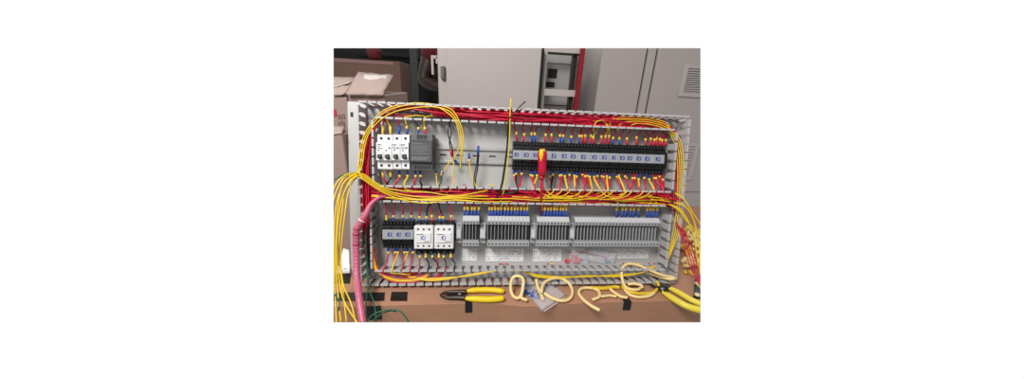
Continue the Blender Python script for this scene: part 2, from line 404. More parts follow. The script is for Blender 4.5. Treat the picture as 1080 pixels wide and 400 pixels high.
# around the breakers and the power supply
for i, (x, col, c1, c2, d) in enumerate([(403.5,'red','fyel',None,.03),(412,'yellow','fyel',None,.03),(421,'red','fblu',None,.03),(429.5,'yellow','fblu','fyel',.03),(441,'black','fblu','fyel',.03),(448.5,'yellow','fred','fyel',.03)]):
    drop(x, 142 if i < 4 else 143, d, 'topI', col, c1, c2, f'{col} wire entering the breakers and power supply from above, {orde(i)} from the left', 'wires above the breakers', lean=-.2 if i % 2 else .3, inward=1, fl=.017)
for i, (x, col, c1, c2) in enumerate([(403.5,'red','fyel',None),(411.5,'black','fyel',None),(421,'red','fblu','fyel'),(429.5,'yellow','fblu','fyel'),(438,'red','fblu','fyel'),(443,'black','fblu','fyel')]):
    drop(x, 180, .030, 'botU', col, c1, c2, f'{col} wire leaving the breakers and power supply downward, {orde(i)} from the left', 'wires below the breakers', lean=.4, inward=1, up=False, fl=.014)
def lf(w, p, q, c1, c2=None):  # ferrule given by pixels
    ferrule(w, pl(*p), pl(*q), c1, c2)
w = wire([(473,127,.03),(476,140,.034),(474,150,.036),(475.5,158,.036)], 'black', 'black wire hanging from the upper duct to a red ferrule, left of its twin'); lf(w, (476.5,165,.034), (475.5,158,.036), 'fred')
w = wire([(475,127,.033),(472.5,140,.036),(477,156,.030),(478,166,.028),(480,171,.026)], 'black', 'black wire hanging from the upper duct to a blue ferrule over the bare rail'); lf(w, (483,174,.026), (479.5,169,.026), 'fblu')
wire([(477,164,.032),(478.5,172,.03),(477.5,185,.03),(479,192,.032),(476,199,.034),(470,205,.03)], 'yellow', 'yellow wire falling from the red ferrule in the middle of the bare rail')
w = wire([(476,168,.03),(470,178,.03),(467,181,.028)], 'yellow', 'short yellow wire slanting left below the red ferrule over the bare rail'); lf(w, (466.5,179,.026),(466.5,184,.026), 'fblu')
w = wire([(460,185,.026),(461,193,.03),(463,198,.034),(470,203,.03)], 'yellow', 'yellow wire with upright blue ferrule left of centre under the power supply side'); lf(w, (459.5,179.5,.026), (460,184.5,.026), 'fblu', 'fyel')
w = wire([(466,184,.026),(465,192,.03),(461,198,.034),(455,203,.03)], 'black', 'black wire rising beside the yellow one under the bare rail'); lf(w, (466.5,180,.026),(466,185,.026), 'fyel')
w = wire([(495,170,.032),(496,180,.032),(499,190,.034),(504,199,.036),(510,204,.03)], 'yellow', 'yellow wire standing up to a blue ferrule in front of the bare rail'); lf(w, (494.5,162,.032),(495.2,171,.032), 'fblu', 'fyel')
w = wire([(504,162,.034),(502.5,175,.034),(500,188,.034),(501,199,.036),(507,205,.03)], 'black', 'black wire standing up to a tall blue ferrule over the bare rail'); lf(w, (504.5,154,.034),(504,163,.034), 'fblu')
w = wire([(504.8,162,.032),(504,176,.032),(501.5,190,.032),(502.5,200,.032)], 'black', 'second black wire behind the one with the tall blue ferrule')
wire([(554,107,.05),(544,117,.052),(536,128,.050),(535,150,.048),(532,175,.046),(528,198,.046),(522,210,.042),(516,216,.03)], 'black', 'long black wire crossing the upper bay left of the relay row')
wire([(537,128,.045),(535.5,150,.042),(533,175,.04),(529.5,196,.04),(524,208,.036)], 'green', 'dark green wire dropping beside the long black one left of the relays')
wire([(539,104,.05),(538,120,.05),(537.5,145,.048),(535,175,.044),(532.5,197,.042),(530,206,.036)], 'yellow', 'yellow wire poking above the panel top and dropping left of the relay row')

# ------------------------------------------------------------------ LOWER ROW
for i in range(3):
    where = ['against the left duct', 'in the middle of the three', 'next to the white contactors'][i]
    relay(403.3+i*10.9, 403.3+(i+1)*10.9, 233, 242.5, 252.5, 262, 'black relay of the short lower row, '+where, 'relays in the short lower row')
marker(403.3, 436, 242.5, 252.5, 242.2, 252.4, .0425, [411.5, 421, 430], 'short white marker strip with blue handwriting on the lower three relays', 3)
def contactor(x0, x1, label):
    u0, u1, v0, v1 = ext(x0, x1, 234, 268, .030); w = u1-u0-.0008; h = v1-v0
    t = empty('contactor', ((u0+u1)/2, -.0085, v0), label, 'contactor', 'contactors on the lower rail'); a, b = -w/2, w/2
    bm = bmesh.new(); prism(bm, [(0, 0), (-.018, 0), (-.020, h*.12), (-.026, h*.16), (-.026, h*.84), (-.020, h*.88), (-.018, h), (0, h)], 'x', a, b); obj('base', bm, 'relay', t)
    z0 = pl(x0, 263, .047).z - v0; z1 = pl(x0, 238.5, .047).z - v0
    bm = bmesh.new(); bx(bm, a+.0005, b-.0005, -.038, -.024, z0, z1, .0015)
    bx(bm, a+w*.12, b-w*.12, -.0405, -.037, z0+(z1-z0)*.28, z0+(z1-z0)*.72, .0008); obj('cover', bm, 'white', t)
    for zz in (z0+(z1-z0)*.14, z0+(z1-z0)*.86):
        for k in range(3):
            c = a+w*(.22+.28*k); bm = bmesh.new(); cyl(bm, (c, -.0375, zz), (c, -.0386, zz), .0021, seg=10); obj('screw_hole', bm, 'slot', t)
    for zz in (h*.06, h*.94):
        for k in range(3):
            c = a+w*(.18+.32*k); bm = bmesh.new(); bx(bm, c-w*.12, c+w*.12, -.025, -.019, zz-.005, zz+.005, .0007); s = obj('terminal', bm, 'relay', t)
            bm = bmesh.new(); cyl(bm, (c, -.0248, zz), (c, -.0256, zz), .0016, seg=8); obj('screw', bm, 'screw', s)
    zc = (z0+z1)/2; s = .0045; bm = bmesh.new()
    for q in ([(-s, zc-s), (-s*.7, zc+s)], [(-s*.8, zc), (s*.2, zc+s)], [(-s*.8, zc), (s*.2, zc-s)], [(s*.6, zc-s), (s*.9, zc+s)]):
        sweep(bm, [Vector((p[0], -.0407, p[1])) for p in q], .0007, 4)
    obj('handwriting', bm, 'ink', t)
    bm = bmesh.new(); bx(bm, a+w*.16, a+w*.5, -.0409, -.0404, zc+.0065, zc+.0078); bx(bm, b-w*.45, b-w*.18, -.0409, -.0404, zc-.0085, zc-.0072); obj('printing', bm, 'dink', t)
    return t
contactor(438, 458.7, 'white-fronted contactor with blue handwriting, beside the three lower relays')
contactor(458.9, 479.5, 'white-fronted contactor with blue handwriting, nearer the grey terminal blocks')

def terminal_mesh_set():
    """one terminal block: thin light body with recessed middle, two screws"""
    u0, u1, v0, v1 = ext(606, 695, 230.5, 261.5, .040)
    pitch = (u1-u0)/26; h = v1-v0; th = pitch*.96; proto = empty('terminal_block', (0,0,0), '-', 'terminal block')
    bm = bmesh.new()
    # body profile in (y, z)
    prism(bm, [(0, 0), (-.026, 0), (-.033, .004), (-.033, .015), (-.022, .0155), (-.022, h-.0165), (-.033, h-.016), (-.033, h-.008), (-.024, h), (0, h)], 'x', -th/2, th/2)
    bx(bm, -th/2, -th/2+.0009, -.0295, -.02, .014, h-.015)
    obj('body', bm, 'tblock', proto)
    bm = bmesh.new(); prism(bm, [(-.0335, h-.0085), (-.0245, h+.0003), (-.020, h+.0003), (-.0315, h-.0092)], 'x', -th/2+.0001, th/2-.0001); obj('wire_cover', bm, 'tlight', proto)
    bm = bmesh.new(); bx(bm, -th/2+.0010, th/2, -.0232, -.0218, .0157, h-.0167); obj('jumper_slot', bm, 'slot', proto)
    for z in (.0085, h-.0125):
        bm = bmesh.new(); cyl(bm, (0, -.0322, z), (0, -.0336, z), .0018, seg=10); obj('screw', bm, 'slot', proto)
    return proto, v0, h
proto, tv0, th_ = terminal_mesh_set()
first = True
TB = {}
for gi, (x0, x1, n, gname) in enumerate([(488, 505, 5, 'first narrow group beside the contactors'), (514, 558.3, 12, 'second group of twelve'), (566, 600, 10, 'third group under the screwdriver'), (606, 695.3, 26, 'long group at the right')]):
    u0 = pl(x0, 246, .040).x; u1 = pl(x1, 246, .040).x
    for i in range(n):
        u = u0+(u1-u0)*(i+.5)/n
        lab = f'grey terminal block in the {gname}, ' + ('leftmost' if i == 0 else 'rightmost' if i == n-1 else orde(i)+' from the left')
        mwx = PM @ Matrix.Translation((u, -.0085, tv0))
        if first: proto.matrix_world = mwx; proto['label'] = lab; proto['group'] = 'grey terminal blocks on the lower rail'; first = False
        else: dup(proto, mwx, lab)
ends = [(481, 487, 'beige end clamp between the contactors and the first terminal group'), (506, 512.5, 'beige end clamp left of the twelve-block terminal group'),
        (559.5, 565, 'beige end clamp left of the third terminal group'), (600.5, 605.5, 'beige end clamp left of the long terminal group')]
for x0, x1, lab in ends:
    u0, u1, v0, v1 = ext(x0, x1, 236, 257, .03); w = u1-u0-.001; h = v1-v0
    t = empty('end_clamp', ((u0+u1)/2, -.0085, v0), lab, 'end clamp', 'end clamps on the lower rail')
    bm = bmesh.new(); prism(bm, [(0, 0), (-.016, 0), (-.016, h*.2), (-.024, h*.25), (-.024, h*.75), (-.016, h*.8), (-.016, h), (0, h)], 'x', -w/2, w/2); obj('body', bm, 'tblock', t)
    bm = bmesh.new(); bx(bm, -w*.42, w*.42, -.026, -.0235, h*.3, h*.7, .0006); obj('label_plate', bm, 'tlight', t)
    bm = bmesh.new(); cyl(bm, (0, -.0155, h*.9), (0, -.0168, h*.9), .002, seg=10); obj('screw', bm, 'screw', t)
# wires, lower bay
for i, (x, c1) in enumerate([(407.5,'fyel'),(415,'fblu'),(425,'fblu'),(434,'fblu')]):
    drop(x, 234, .022, 'topL', 'red', c1, 'fyel', f'red wire dropping into the three lower relays from above, {orde(i)} from the left', 'wires above the lower relays', lean=.1, inward=-1, fl=.014)
for i, (x, col) in enumerate([(409,'red'),(416,'red'),(419,'yellow'),(426,'red'),(429,'yellow'),(435,'red')]):
    drop(x, 260.5, .022, 'botL', col, 'fblu', 'fyel', f'{col} wire leaving the three lower relays below, {orde(i)} from the left', 'wires below the lower relays', lean=.6, inward=1, up=False, fl=.015, dl=.038)
for i, (x, col, c1) in enumerate([(443,'red','fblu'),(449.5,'black','fblu'),(456,'red','fred'),(463.5,'red','fblu'),(468,'black','fblu'),(475.5,'red','fred')]):
    drop(x, 236, .028, 'topL', col, c1, 'fyel', f'{col} wire entering the white contactors from above, {orde(i)} from the left', 'wires above the contactors', lean=.3 if i % 2 else -.4, fl=.016 if c1 == 'fblu' else .019)
for i, (x, col, sx) in enumerate([(443,'red',446),(449,'black',447),(456,'black',462),(463,'red',457),(468,'black',466),(475.5,'black',478)]):
    p = pl(x, 265.5, .028); q = pl(x, 272, .038); lip = snap('botL', pl(sx, 288).x)
    w = lwire([q, q+Vector(((lip-q.x)*1.1, 0, -.012)), Vector((lip, -.036, .036)), Vector((lip-.002, -.034, .026)), Vector((lip-.014, -.03, .018))], col, f'{col} wire curving down out of the white contactors, {orde(i)} from the left', 'wires below the contactors')
    ferrule(w, p, q, 'fblu' if i % 2 == 0 else 'fyel', 'fyel')
tw = [('first terminal group', [489.5, 493.5, 497.3, 501, 504.5], 'rrrrr'),
      ('twelve-block terminal group', [516.3, 519, 522.3, 525.6, 528.6, 532, 536, 539, 543, 546, 549, 552.5, 555.5], 'rryryyrryryry'),
      ('third terminal group', [571, 574, 577.5, 581, 584, 587.5, 590.5, 594, 597], 'yrrryyyyy'),
      ('long terminal group', [650, 655.5, 659, 664, 667.5, 673, 682, 685.5, 688.5, 692], 'yyyyryyyyy')]
for gname, xs, cols in tw:
    for i, x in enumerate(xs):
        col = {'r': 'red', 'y': 'yellow'}[cols[i]]
        drop(x, 230.5, .028, 'topL', col, 'fblu', 'fyel', f'{col} wire with blue ferrule in the {gname}, {orde(i)} from the left', 'wires entering the terminal blocks', lean=random.choice((-.3, .3)), fl=.027, dl=.034)
# printed label sheets under the terminals
def sheet(x0, x1, y0, y1, cols):
    u0, u1, v0, v1 = ext(x0, x1, y0, y1, 0)
    bm = bmesh.new(); bx(bm, u0, u1, -.0005, -.0001, v0, v1); s = obj('label_sheet', bm, 'sticker', panel)
    bm = bmesh.new(); n = cols; w = (u1-u0)/n
    for k in range(1, n): bx(bm, u0+w*k-.0001, u0+w*k+.0001, -.0007, -.0005, v0+.001, v1-.001)
    bx(bm, u0, u1, -.0007, -.0005, v0+(v1-v0)*.38, v0+(v1-v0)*.39)
    for k in range(n):
        for z in (.14, .24, .5, .62, .74, .86):
            for q in range(3):
                if random.random() < .5: a = u0+w*(k+.12+.27*q); bx(bm, a, a+w*random.uniform(.1, .2), -.0007, -.0005, v0+(v1-v0)*z, v0+(v1-v0)*(z+.05))
    obj('printing', bm, 'dink', s)
sheet(487.5, 494.5, 262.5, 275, 1); sheet(495.5, 503, 262.5, 275, 1); sheet(512, 552, 262.5, 275.5, 6); sheet(562, 592, 262.5, 275.5, 4); sheet(604, 684, 262.5, 272.5, 9)

# ------------------------------------------------------------------ bundles in the ducts
R = random.uniform
def bundle(n, col, spine, sp_v, label, group, d0=.012, d1=.038, r=WR, jit=1, key=None):
    for i in range(n):
        ov = R(-1, 1)*sp_v; od = R(d0, d1); pts = []
        for j, (px, py, w) in enumerate(spine):
            pts.append(pl(px+R(-1.5, 1.5)*jit, py+(ov+R(-.35, .35)*sp_v*jit)*w, min(.042, max(.006, od+R(-.005, .005)))))
        lwire(pts, col, label, group, r)
topw = 'red wire of the dense red run in the top duct'
bundle(16, 'red', [(457,119,.7),(480,119,.9),(505,122,1),(530,123,1),(560,124,1),(590,125,1),(620,127,1),(650,128,1),(680,130,1),(700,132,.8)], 5, topw, 'red wires in the top duct')
bundle(8, 'red', [(520,122,1),(550,124,1),(580,125,1),(610,126,1),(640,128,1),(670,129,1),(695,132,1)], 5, topw, 'red wires in the top duct')
for i in range(11):
    o = R(-3.2, 4.2); d = .02+i*.0022
    lwire([pl(385+o, 262, d*.7), pl(386+o, 230, d), pl(385.5+o, 195, d), pl(386+o, 165, d), pl(390+o, 142, d), pl(400, 126+o, d), pl(414, 117+o, d), pl(432, 113.5+o*.6, d), pl(455, 115+o, d), pl(480, 118+o, d*.9), pl(515, 121+o, d*.9), pl(550, 124+o, d*.8)], 'red',
          'red wire rising in the left duct and turning along the top duct', 'red wires turning the top left corner')
random.seed(31)
for i in range(3):
    o = (i-1)*2.0+R(-.5,.5); q1, q2, q3 = R(-1.5,1.5), R(-1.5,1.5), R(-1.5,1.5); d = .042+i*.0014
    wire([(377+o*.3,186,.05),(381+o,172,.047),(383+o,155,.046),(389+o,138,d),(402+o*.5,123+o+q1,d),(418,115+o+q1,d),(438,111.5+o+q2,d),(460,112.5+o+q3,d),(474-o*.8,118+o,.046),(482-o,128,.046),(486-o,142,.045),(486-o*.9,155,.044),[(486,174,.034),(485.5,180,.034),(478,169,.034),(480,166,.034)][i]], 'yellow',
         'yellow wire arching from the left edge over the breakers to the bare rail', group='yellow wires arching over the breakers', r=.0012)
for i in range(2):
    wire([(384+i*3,150,.03),(388+i*3,135,.03),(396+i*3,126,.03),(410,120,.03),(430,118+i,.028),(460,122,.025),(474,127,.024)], 'black', 'black wire behind the yellow arch in the top left corner', group='black wires in the top left corner')
bundle(14, 'red', [(386,270,1),(387,245,1),(386,220,1),(386,200,1),(386,180,1),(387,160,1),(389,145,1)], 2.6, 'red wire running up inside the left duct', 'red wires in the left duct')
bundle(3, 'black', [(389,285,1),(388,260,1),(389,235,1),(388,215,1)], 2, 'black wire inside the lower left duct', 'black wires in the left duct', d0=.03, d1=.04)
mid = [(392,205),(420,206),(450,206),(480,206),(510,207),(540,208),(570,208),(600,209),(630,209),(660,210),(690,210),(708,211)]
bundle(40, 'red', [(x, y, 1) for x, y in mid], 5.6, 'red wire of the dense red run in the middle duct', 'red wires in the middle duct', d0=.008, d1=.042, jit=1.5)
for i in range(7):
    o = R(-4.8, 4.8); d = R(.037, .046)
    x0 = [0, 5, 6, 6, 7, 0, 5][i]; sp = [(x, y+1.5+o*R(.5, 1)+R(-1.8, 1.8), min(d, .046)) for x, y in mid[x0:[6, 12, 12, 11, 12, 12, 10][i]]]
    wire(sp, 'yellow', 'yellow wire lying on the red run in the middle duct', group='yellow wires in the middle duct', r=.0012)
for i in range(4):    # fan from the left outlet into the middle duct
    o = (i-1.5)*2.0; e = [-5, -1, 0, 2][i]
    wire([(377,184+o*.4,.052),(384,187+o,.05),(394,194+o,.048),(406,201+o,.047),(425,207+o+e*.5,.046),(450,210+o*.8+e,.045),(480,208+o*1.3-e*.5,.044),(515,209+o+e,.044)], 'yellow', 'yellow wire fanning from the left outlet into the middle duct', group='yellow wires entering at the left', r=.0012)
random.seed(21)
for i in range(22):   # curly crossings on the right half of the middle duct
    x = 560+i*6.4+R(-3, 3); s = random.choice((-1, 1)); c = 'yellow' if i % 3 else 'red'
    dx = (x-541)*.028
    wire([(x,198+dx*.8,.044),(x+s*3,202+dx*.8,.046),(x+s*9,206+dx*.6,.047),(x+s*18,208+dx*.6,.047),(x+s*30,209+dx*.5,.045)], c, f'{c} wire curling off the relay drops into the middle duct', group=f'{c} wires curling into the middle duct', r=.0012)
bundle(9, 'red', [(700,131,1),(709,137,1),(714,148,1),(715,165,1),(714,185,1),(713,205,1),(712,225,1)], 2, 'red wire running down inside the right duct', 'red wires in the right duct', d1=.034)
for i in range(4):
    o = (i-1.5)*2.2; d = .036+i*.002
    wire([([642,626,651,662][i],139,.03),([643,627,653,665][i],133,.034),([648,634,658,668][i],128+o,d),(674,127+o,d),(690,129+o,d),(704,134+o,d),(711+o,143,d),(716+o,155,d),(718+o,175,d),(718+o,200,d),(717+o,222,d),(713+o,245,d),(708+o*.5,262,d),(704,276,d)], 'yellow', 'yellow wire curving along the top right corner and down the right duct', group='yellow wires in the right duct', r=.0011)
# bottom duct
for i in range(4):
    o = (i-1.5)*1.4
    wc = ['red', 'yellow', 'yellow', 'red'][i]
    wire([(393+o,262,.036),(394+o,275,.038),(398+o,286,.04),(408,293+o,.04),(422,296+o,.04),(440,295+o,.038),(452,290+o,.034)], wc, wc+' wire turning from the left duct into the bottom duct', group=wc+' wires in the bottom left corner')
for i in range(3):
    wire([(430+i*3,292,.036),(450,296-i,.04),(470,295-i,.042),(495,290+i*.6,.042),(522+i,285.5,.044)], 'yellow', 'yellow wire rising along the bottom duct towards the centre', group='yellow wires in the bottom duct')
for i in range(3):
    wire([(432,290,.03),(450,294+i,.034),(464,290+i,.034),(471,284-i,.04)], 'red', 'red wire looping in the bottom duct below the contactors', group='red wires in the bottom duct')
for i in range(3):
    wire([(548+i*4,286,.034),(565,290+i,.036),(590,292+i*.7,.038),(620,292-i*.5,.038),(650,290+i,.038),(676,288,.038),(692-i*2,281,.044)], 'yellow', 'yellow wire lying along the right half of the bottom duct', group='yellow wires in the bottom duct')

# ------------------------------------------------------------------ loose wires outside the panel
ly = [[(377,184,.055),(369,187,.065),(361,196,.075),(357,215,.085),(355,245,.09),(354,275,.09),(356,305,.10),(360,345,.115)],
      [(377,184.5,.055),(367,190,.065),(359,202,.075),(354,222,.085),(352.5,250,.09),(352.5,280,.09),(354,320,.10),(355,345,.12)],
      [(377.5,185,.055),(370,190,.065),(364,202,.075),(361,222,.085),(358,250,.09),(357.5,275,.09),(361,300,.10),(366,345,.115)],
      [(378,186,.055),(372,192,.065),(367,205,.075),(364,225,.085),(361,250,.09),(359.5,275,.09),(362,300,.10),(371,322,.108),(376,345,.12)],
      [(377,183,.055),(366,184,.065),(356,192,.075),(350,205,.085),(347,225,.09)],
      [(377,183.5,.055),(365,186,.065),(357,197,.075),(351,215,.085),(348,240,.09)],
      [(378,185.5,.055),(370,191,.07),(362,206,.08),(357,230,.09),(355,262,.095),(357,290,.1),(363,318,.11),(380,345,.12)]]
for i, p in enumerate(ly):
    wire(p, 'yellow', 'yellow wire spilling out over the left edge of the panel', group='yellow wires spilling at the left', r=.0014)
wire([(378,183,.05),(370,182.5,.06),(361,185,.065),(350,191,.07)], 'green', 'green wire leaving the left outlet above the yellow bunch')
wire([(347,309,.09),(354,312,.1),(358,320,.11),(357,328,.11)], 'green', 'short green wire end at the lower left corner')
gw = 'green wire hanging in front of the cardboard box'
wire([(386,240,.045),(386,262,.05),(388,285,.052),(388,303,.07),(386,322,.1),(388,345,.12)], 'green', gw, group='green wires at lower left')
wire([(386.5,262,.048),(387,285,.052),(388.5,303,.07),(394,318,.09),(396,330,.11),(397,345,.12)], 'green', gw, group='green wires at lower left')
wire([(386,345,.125),(391,334,.125),(402,328.5,.125),(414,327,.125),(424,330,.125),(434,345,.125)], 'green', 'green wire making the larger arc over the box face')
wire([(392,345,.12),(396,336,.12),(404,330.5,.12),(412,328,.12),(418,329,.12)], 'green', 'green wire making the smaller arc over the box face')
# pink spiral sleeve
path = catmull([pw(*p) for p in [(407,207,.046),(399,209,.05),(391,216,.055),(386,226,.06),(380,235,.062),(376,243,.062),(375.5,258,.062),(376,275,.068),(376.5,292,.08),(379,315,.105),(384,348,.125)]], 14)
bm = bmesh.new(); o0 = path[0].copy()
sweep(bm, [p-o0 for p in path], .0063, 14, lambda t, i: (.28+.72*min(1, t*3.2))*(1+.07*math.sin(i*1.9)))
sl = obj('spiral_sleeve', bm, 'pink', smooth=True); sl.location = o0; tag(sl, 'thick pink wire sleeve running down the left side of the panel', 'wire sleeve')
for k, c in ((52, 'tie'), (68, 'pinkd'), (74, 'pinkd'), (84, 'pinkd')):
    t = (path[k+1]-path[k]).normalized(); bm = bmesh.new(); cyl(bm, path[k]-t*.0012-o0, path[k]+t*.0012-o0, .0072 if k > 55 else .0074, seg=14)
    b_ = obj('cable_tie' if c == 'tie' else 'sleeve_band', bm, c, sl, True)
# right side spill
ry = [[(706,216,.046),(713,218,.05),(720,224,.055),(727,236,.06),(732,252,.06),(735,270,.062),(737,285,.07)],
      [(712,204,.046),(719,208,.055),(726,217,.06),(733,228,.06),(742,242,.06)],
      [(711,214,.046),(720,216,.055),(729,226,.06),(735,245,.062),(738,265,.07),(738.5,290,.09)],
      [(708,217,.046),(716,222,.052),(725,234,.058),(735,244,.06),(743,252,.06)]]
for i, p in enumerate(ry): wire(p, 'yellow', 'yellow wire spilling over the right edge of the panel', group='yellow wires spilling at the right', r=.0015)
for i in range(4):
    o = (i-1.5)*2.8
    wire([(713,236+o*.6,.045),(719+o*.5,243,.05),(724+o*.8,256,.055),(729+o,272,.065),(735+o*.8,290,.08),(742+o*.3,305,.1)], 'red', 'red wire spilling over the right edge of the panel', group='red wires spilling at the right', r=.0012)

# ------------------------------------------------------------------ screwdriver
p = [pl(572,158,.075), pl(572,186,.070), pl(571,189,.068), pl(570,226,.030)]
t = empty('screwdriver', p[3], 'red and yellow insulated screwdriver standing in the third terminal group', 'screwdriver'); o = p[3]
path = [p[0].lerp(p[1], k/14)-o for k in range(15)]
bm = bmesh.new(); sweep(bm, path, .0098, 12, lambda t, i: [.45,.82,.98,1,1,.96,.92,.9,.9,.9,.92,.93,.86,.7,.5][i]); hd = obj('handle', bm, 'drv', t, True)
bm = bmesh.new()
for a_ in (2.2, 3.6):
    off = Vector((math.cos(a_)*.0042, -.0065, 0))
    sweep(bm, [q+off*([.5,.8,1,1,1,.95,.9,.85,.8,.7][i]) for i, q in enumerate(path[:10])], .0042, 8, lambda t, i: .5+.5*math.sin(math.pi*min(1, t*1.3+.15)))
obj('grip_inlay', bm, 'drvy', hd, True)
bm = bmesh.new(); cyl(bm, path[0]+Vector((0,0,.0015)), path[1], .0052, .0075, 12); obj('end_cap', bm, 'drvy', hd, True)
bm = bmesh.new(); cyl(bm, p[1]-o, p[2]-o, .0065, .0045, 12); obj('finger_guard', bm, 'drv', t, True)
bm = bmesh.new(); cyl(bm, p[2]-o, Vector((0, 0, 0)), .0026, .0024, 10); obj('shaft', bm, 'drv', t, True)
bm = bmesh.new(); bx(bm, -.0018, .0018, -.0006, .0006, -.006, .001); obj('blade', bm, 'steel', t)

# ================================================================== CARDBOARD BOX under the panel
cb = empty('cardboard_box', (0, -.06, -.06+ZB), 'long brown cardboard box with black tape marks carrying the panel', 'cardboard box', panel=False)
bm = bmesh.new(); nx, ny = 60, 20
def frontY(x): return -.0475 - .0015*math.sin(x*9) - .001*math.sin(x*31) - .006*math.exp(-((x-.005)/.05)**2)
def frontZ(x): return -.0015 - .004*math.exp(-((x+.03)/.05)**2) - .0015*math.sin(x*17)
grid = []
for i in range(nx+1):
    x = -.75+1.65*i/nx; col = []
    for j in range(ny+1):
        y = frontY(x)*(1-j/ny)+.505*(j/ny)
        col.append(bm.verts.new((x, y+.06, .06+(frontZ(x) if j == 0 else -.0004+.0004*math.sin(x*20+j)))))
    grid.append(col)
for i in range(nx):
    for j in range(ny): bm.faces.new((grid[i][j], grid[i+1][j], grid[i+1][j+1], grid[i][j+1]))
low = [bm.verts.new((g[0].co.x, g[0].co.y-.001, -.05)) for g in grid]; lowb = [bm.verts.new((g[-1].co.x, g[-1].co.y, -.05)) for g in grid]
for i in range(nx):
    bm.faces.new((grid[i][0], low[i], low[i+1], grid[i+1][0])); bm.faces.new((grid[i][-1], grid[i+1][-1], lowb[i+1], lowb[i])); bm.faces.new((low[i], lowb[i], lowb[i+1], low[i+1]))
bm.faces.new([g for g in grid[0]]+[lowb[0], low[0]]); bm.faces.new([g for g in grid[-1]]+[lowb[-1], low[-1]])
obj('carton', bm, 'board', cb)
def tape_top(px0, px1, py0, py1):
    bm = bmesh.new(); q = [az(px0, py0, .0008), az(px1, py0, .0008), az(px1-1, py1, .0008), az(px0-1.5, py1, .0008)]
    v = [bm.verts.new(p-cb.location) for p in q]+[bm.verts.new(p-cb.location-Vector((0,0,.0012))) for p in q]
    bm.faces.new(v[:4]); bm.faces.new(v[7:3:-1])
    for k in range(4): bm.faces.new((v[k], v[(k+1) % 4], v[4+(k+1) % 4], v[4+k]))
    obj('tape_strip', bm, 'tape', cb)
tape_top(345, 370, 289, 299); tape_top(345, 406, 308.5, 317); tape_top(413, 430, 308, 317)
def tape_front(px0, px1, py0, py1, wrap=0):
    bm = bmesh.new(); xs = [ay(px0+(px1-px0)*k/3, py0, -.050).x for k in range(4)]
    zt, zb = min(-.0005, ay(px0, py0, -.050).z-ZB), ay(px0, py1, -.050).z-ZB; zb = min(zb, zt-.004)
    r0, r1 = [], []
    for x in xs:
        y = frontY(x)-.0008; r0.append(bm.verts.new((x, y+.06, zt+.0605 if not wrap else frontZ(x)+.0612))); r1.append(bm.verts.new((x, y+.059, zb+.06)))
    for k in range(3): bm.faces.new((r0[k], r0[k+1], r1[k+1], r1[k]))
    if wrap:
        r2 = [bm.verts.new((x, .06+frontY(x)+wrap, .0608)) for x in xs]
        for k in range(3): bm.faces.new((r2[k], r2[k+1], r0[k+1], r0[k]))
    g = bmesh.ops.extrude_face_region(bm, geom=bm.faces[:])
    for v in g['geom']:
        if isinstance(v, bmesh.types.BMVert): v.co += Vector((0, .0004, -.0003))
    obj('tape_strip', bm, 'tape', cb)
tape_front(490.5, 498, 318, 330.5, .02); tape_front(659, 667, 315, 327, .012); tape_front(386, 401, 324, 338)
# plane z=0 things beyond: floor
bm = bmesh.new(); bx(bm, -1.6, 2.2, .55, 2.2, -.97, -.95); tag(obj('floor', bm, 'floor'), kind='structure')

# ------------------------------------------------------------------ cartons behind, left
def carton(name, label, x0, x1, y0, y1, z0, z1, m, panel_=False):
    t = empty(name, ((x0+x1)/2, y0, z0), label, 'cardboard box', panel=False); return t
# pale carton with torn flaps
PY = .17
a = ay(366, 98, PY); b = ay(406, 98.5, PY); zt = a.z
t = empty('carton', ((a.x+b.x)/2, PY, 0), 'pale worn carton with torn taped flaps behind the panel top left', 'cardboard box', panel=False); o = t.location
bm = bmesh.new(); bx(bm, a.x-o.x, b.x-o.x, 0, .20, ZB+.0008, zt, .002); obj('body', bm, 'boardp', t)
def sheet3(name, P, th, m, parent, nx=8, ny=4, wob=.002):
    """bent sheet through four corners with thickness th"""
    bm = bmesh.new(); P = [p-parent.location for p in P]; G = []
    n = (P[1]-P[0]).cross(P[3]-P[0]).normalized()
    for i in range(nx+1):
        row = []
        for j in range(ny+1):
            s, q = i/nx, j/ny; p = P[0].lerp(P[1], s).lerp(P[3].lerp(P[2], s), q)
            row.append(bm.verts.new(p+n*R(-wob, wob)))
        G.append(row)
    for i in range(nx):
        for j in range(ny): bm.faces.new((G[i][j], G[i+1][j], G[i+1][j+1], G[i][j+1]))
    g = bmesh.ops.extrude_face_region(bm, geom=bm.faces[:])
    for v in g['geom']:
        if isinstance(v, bmesh.types.BMVert): v.co -= n*th
    return obj(name, bm, m, parent, True)
random.seed(5)
sheet3('flap', [ay(366,97.5,PY-.003), ay(404,97.5,PY-.003), ay(414.5,79,PY+.16), ay(378,76,PY+.16)], .003, 'boardt', t, wob=.0015)
sheet3('torn_edge', [ay(366,97,PY-.006), ay(405,97.5,PY-.006), ay(404,101,PY-.008), ay(366,100.5,PY-.008)], .002, 'boardt', t, 14, 1, .002)
sheet3('packing_tape', [ay(383,84,PY+.10), ay(405,85,PY+.10), ay(410,79.5,PY+.14), ay(384,78,PY+.14)], .0006, 'clear', t, 6, 3, .0006)
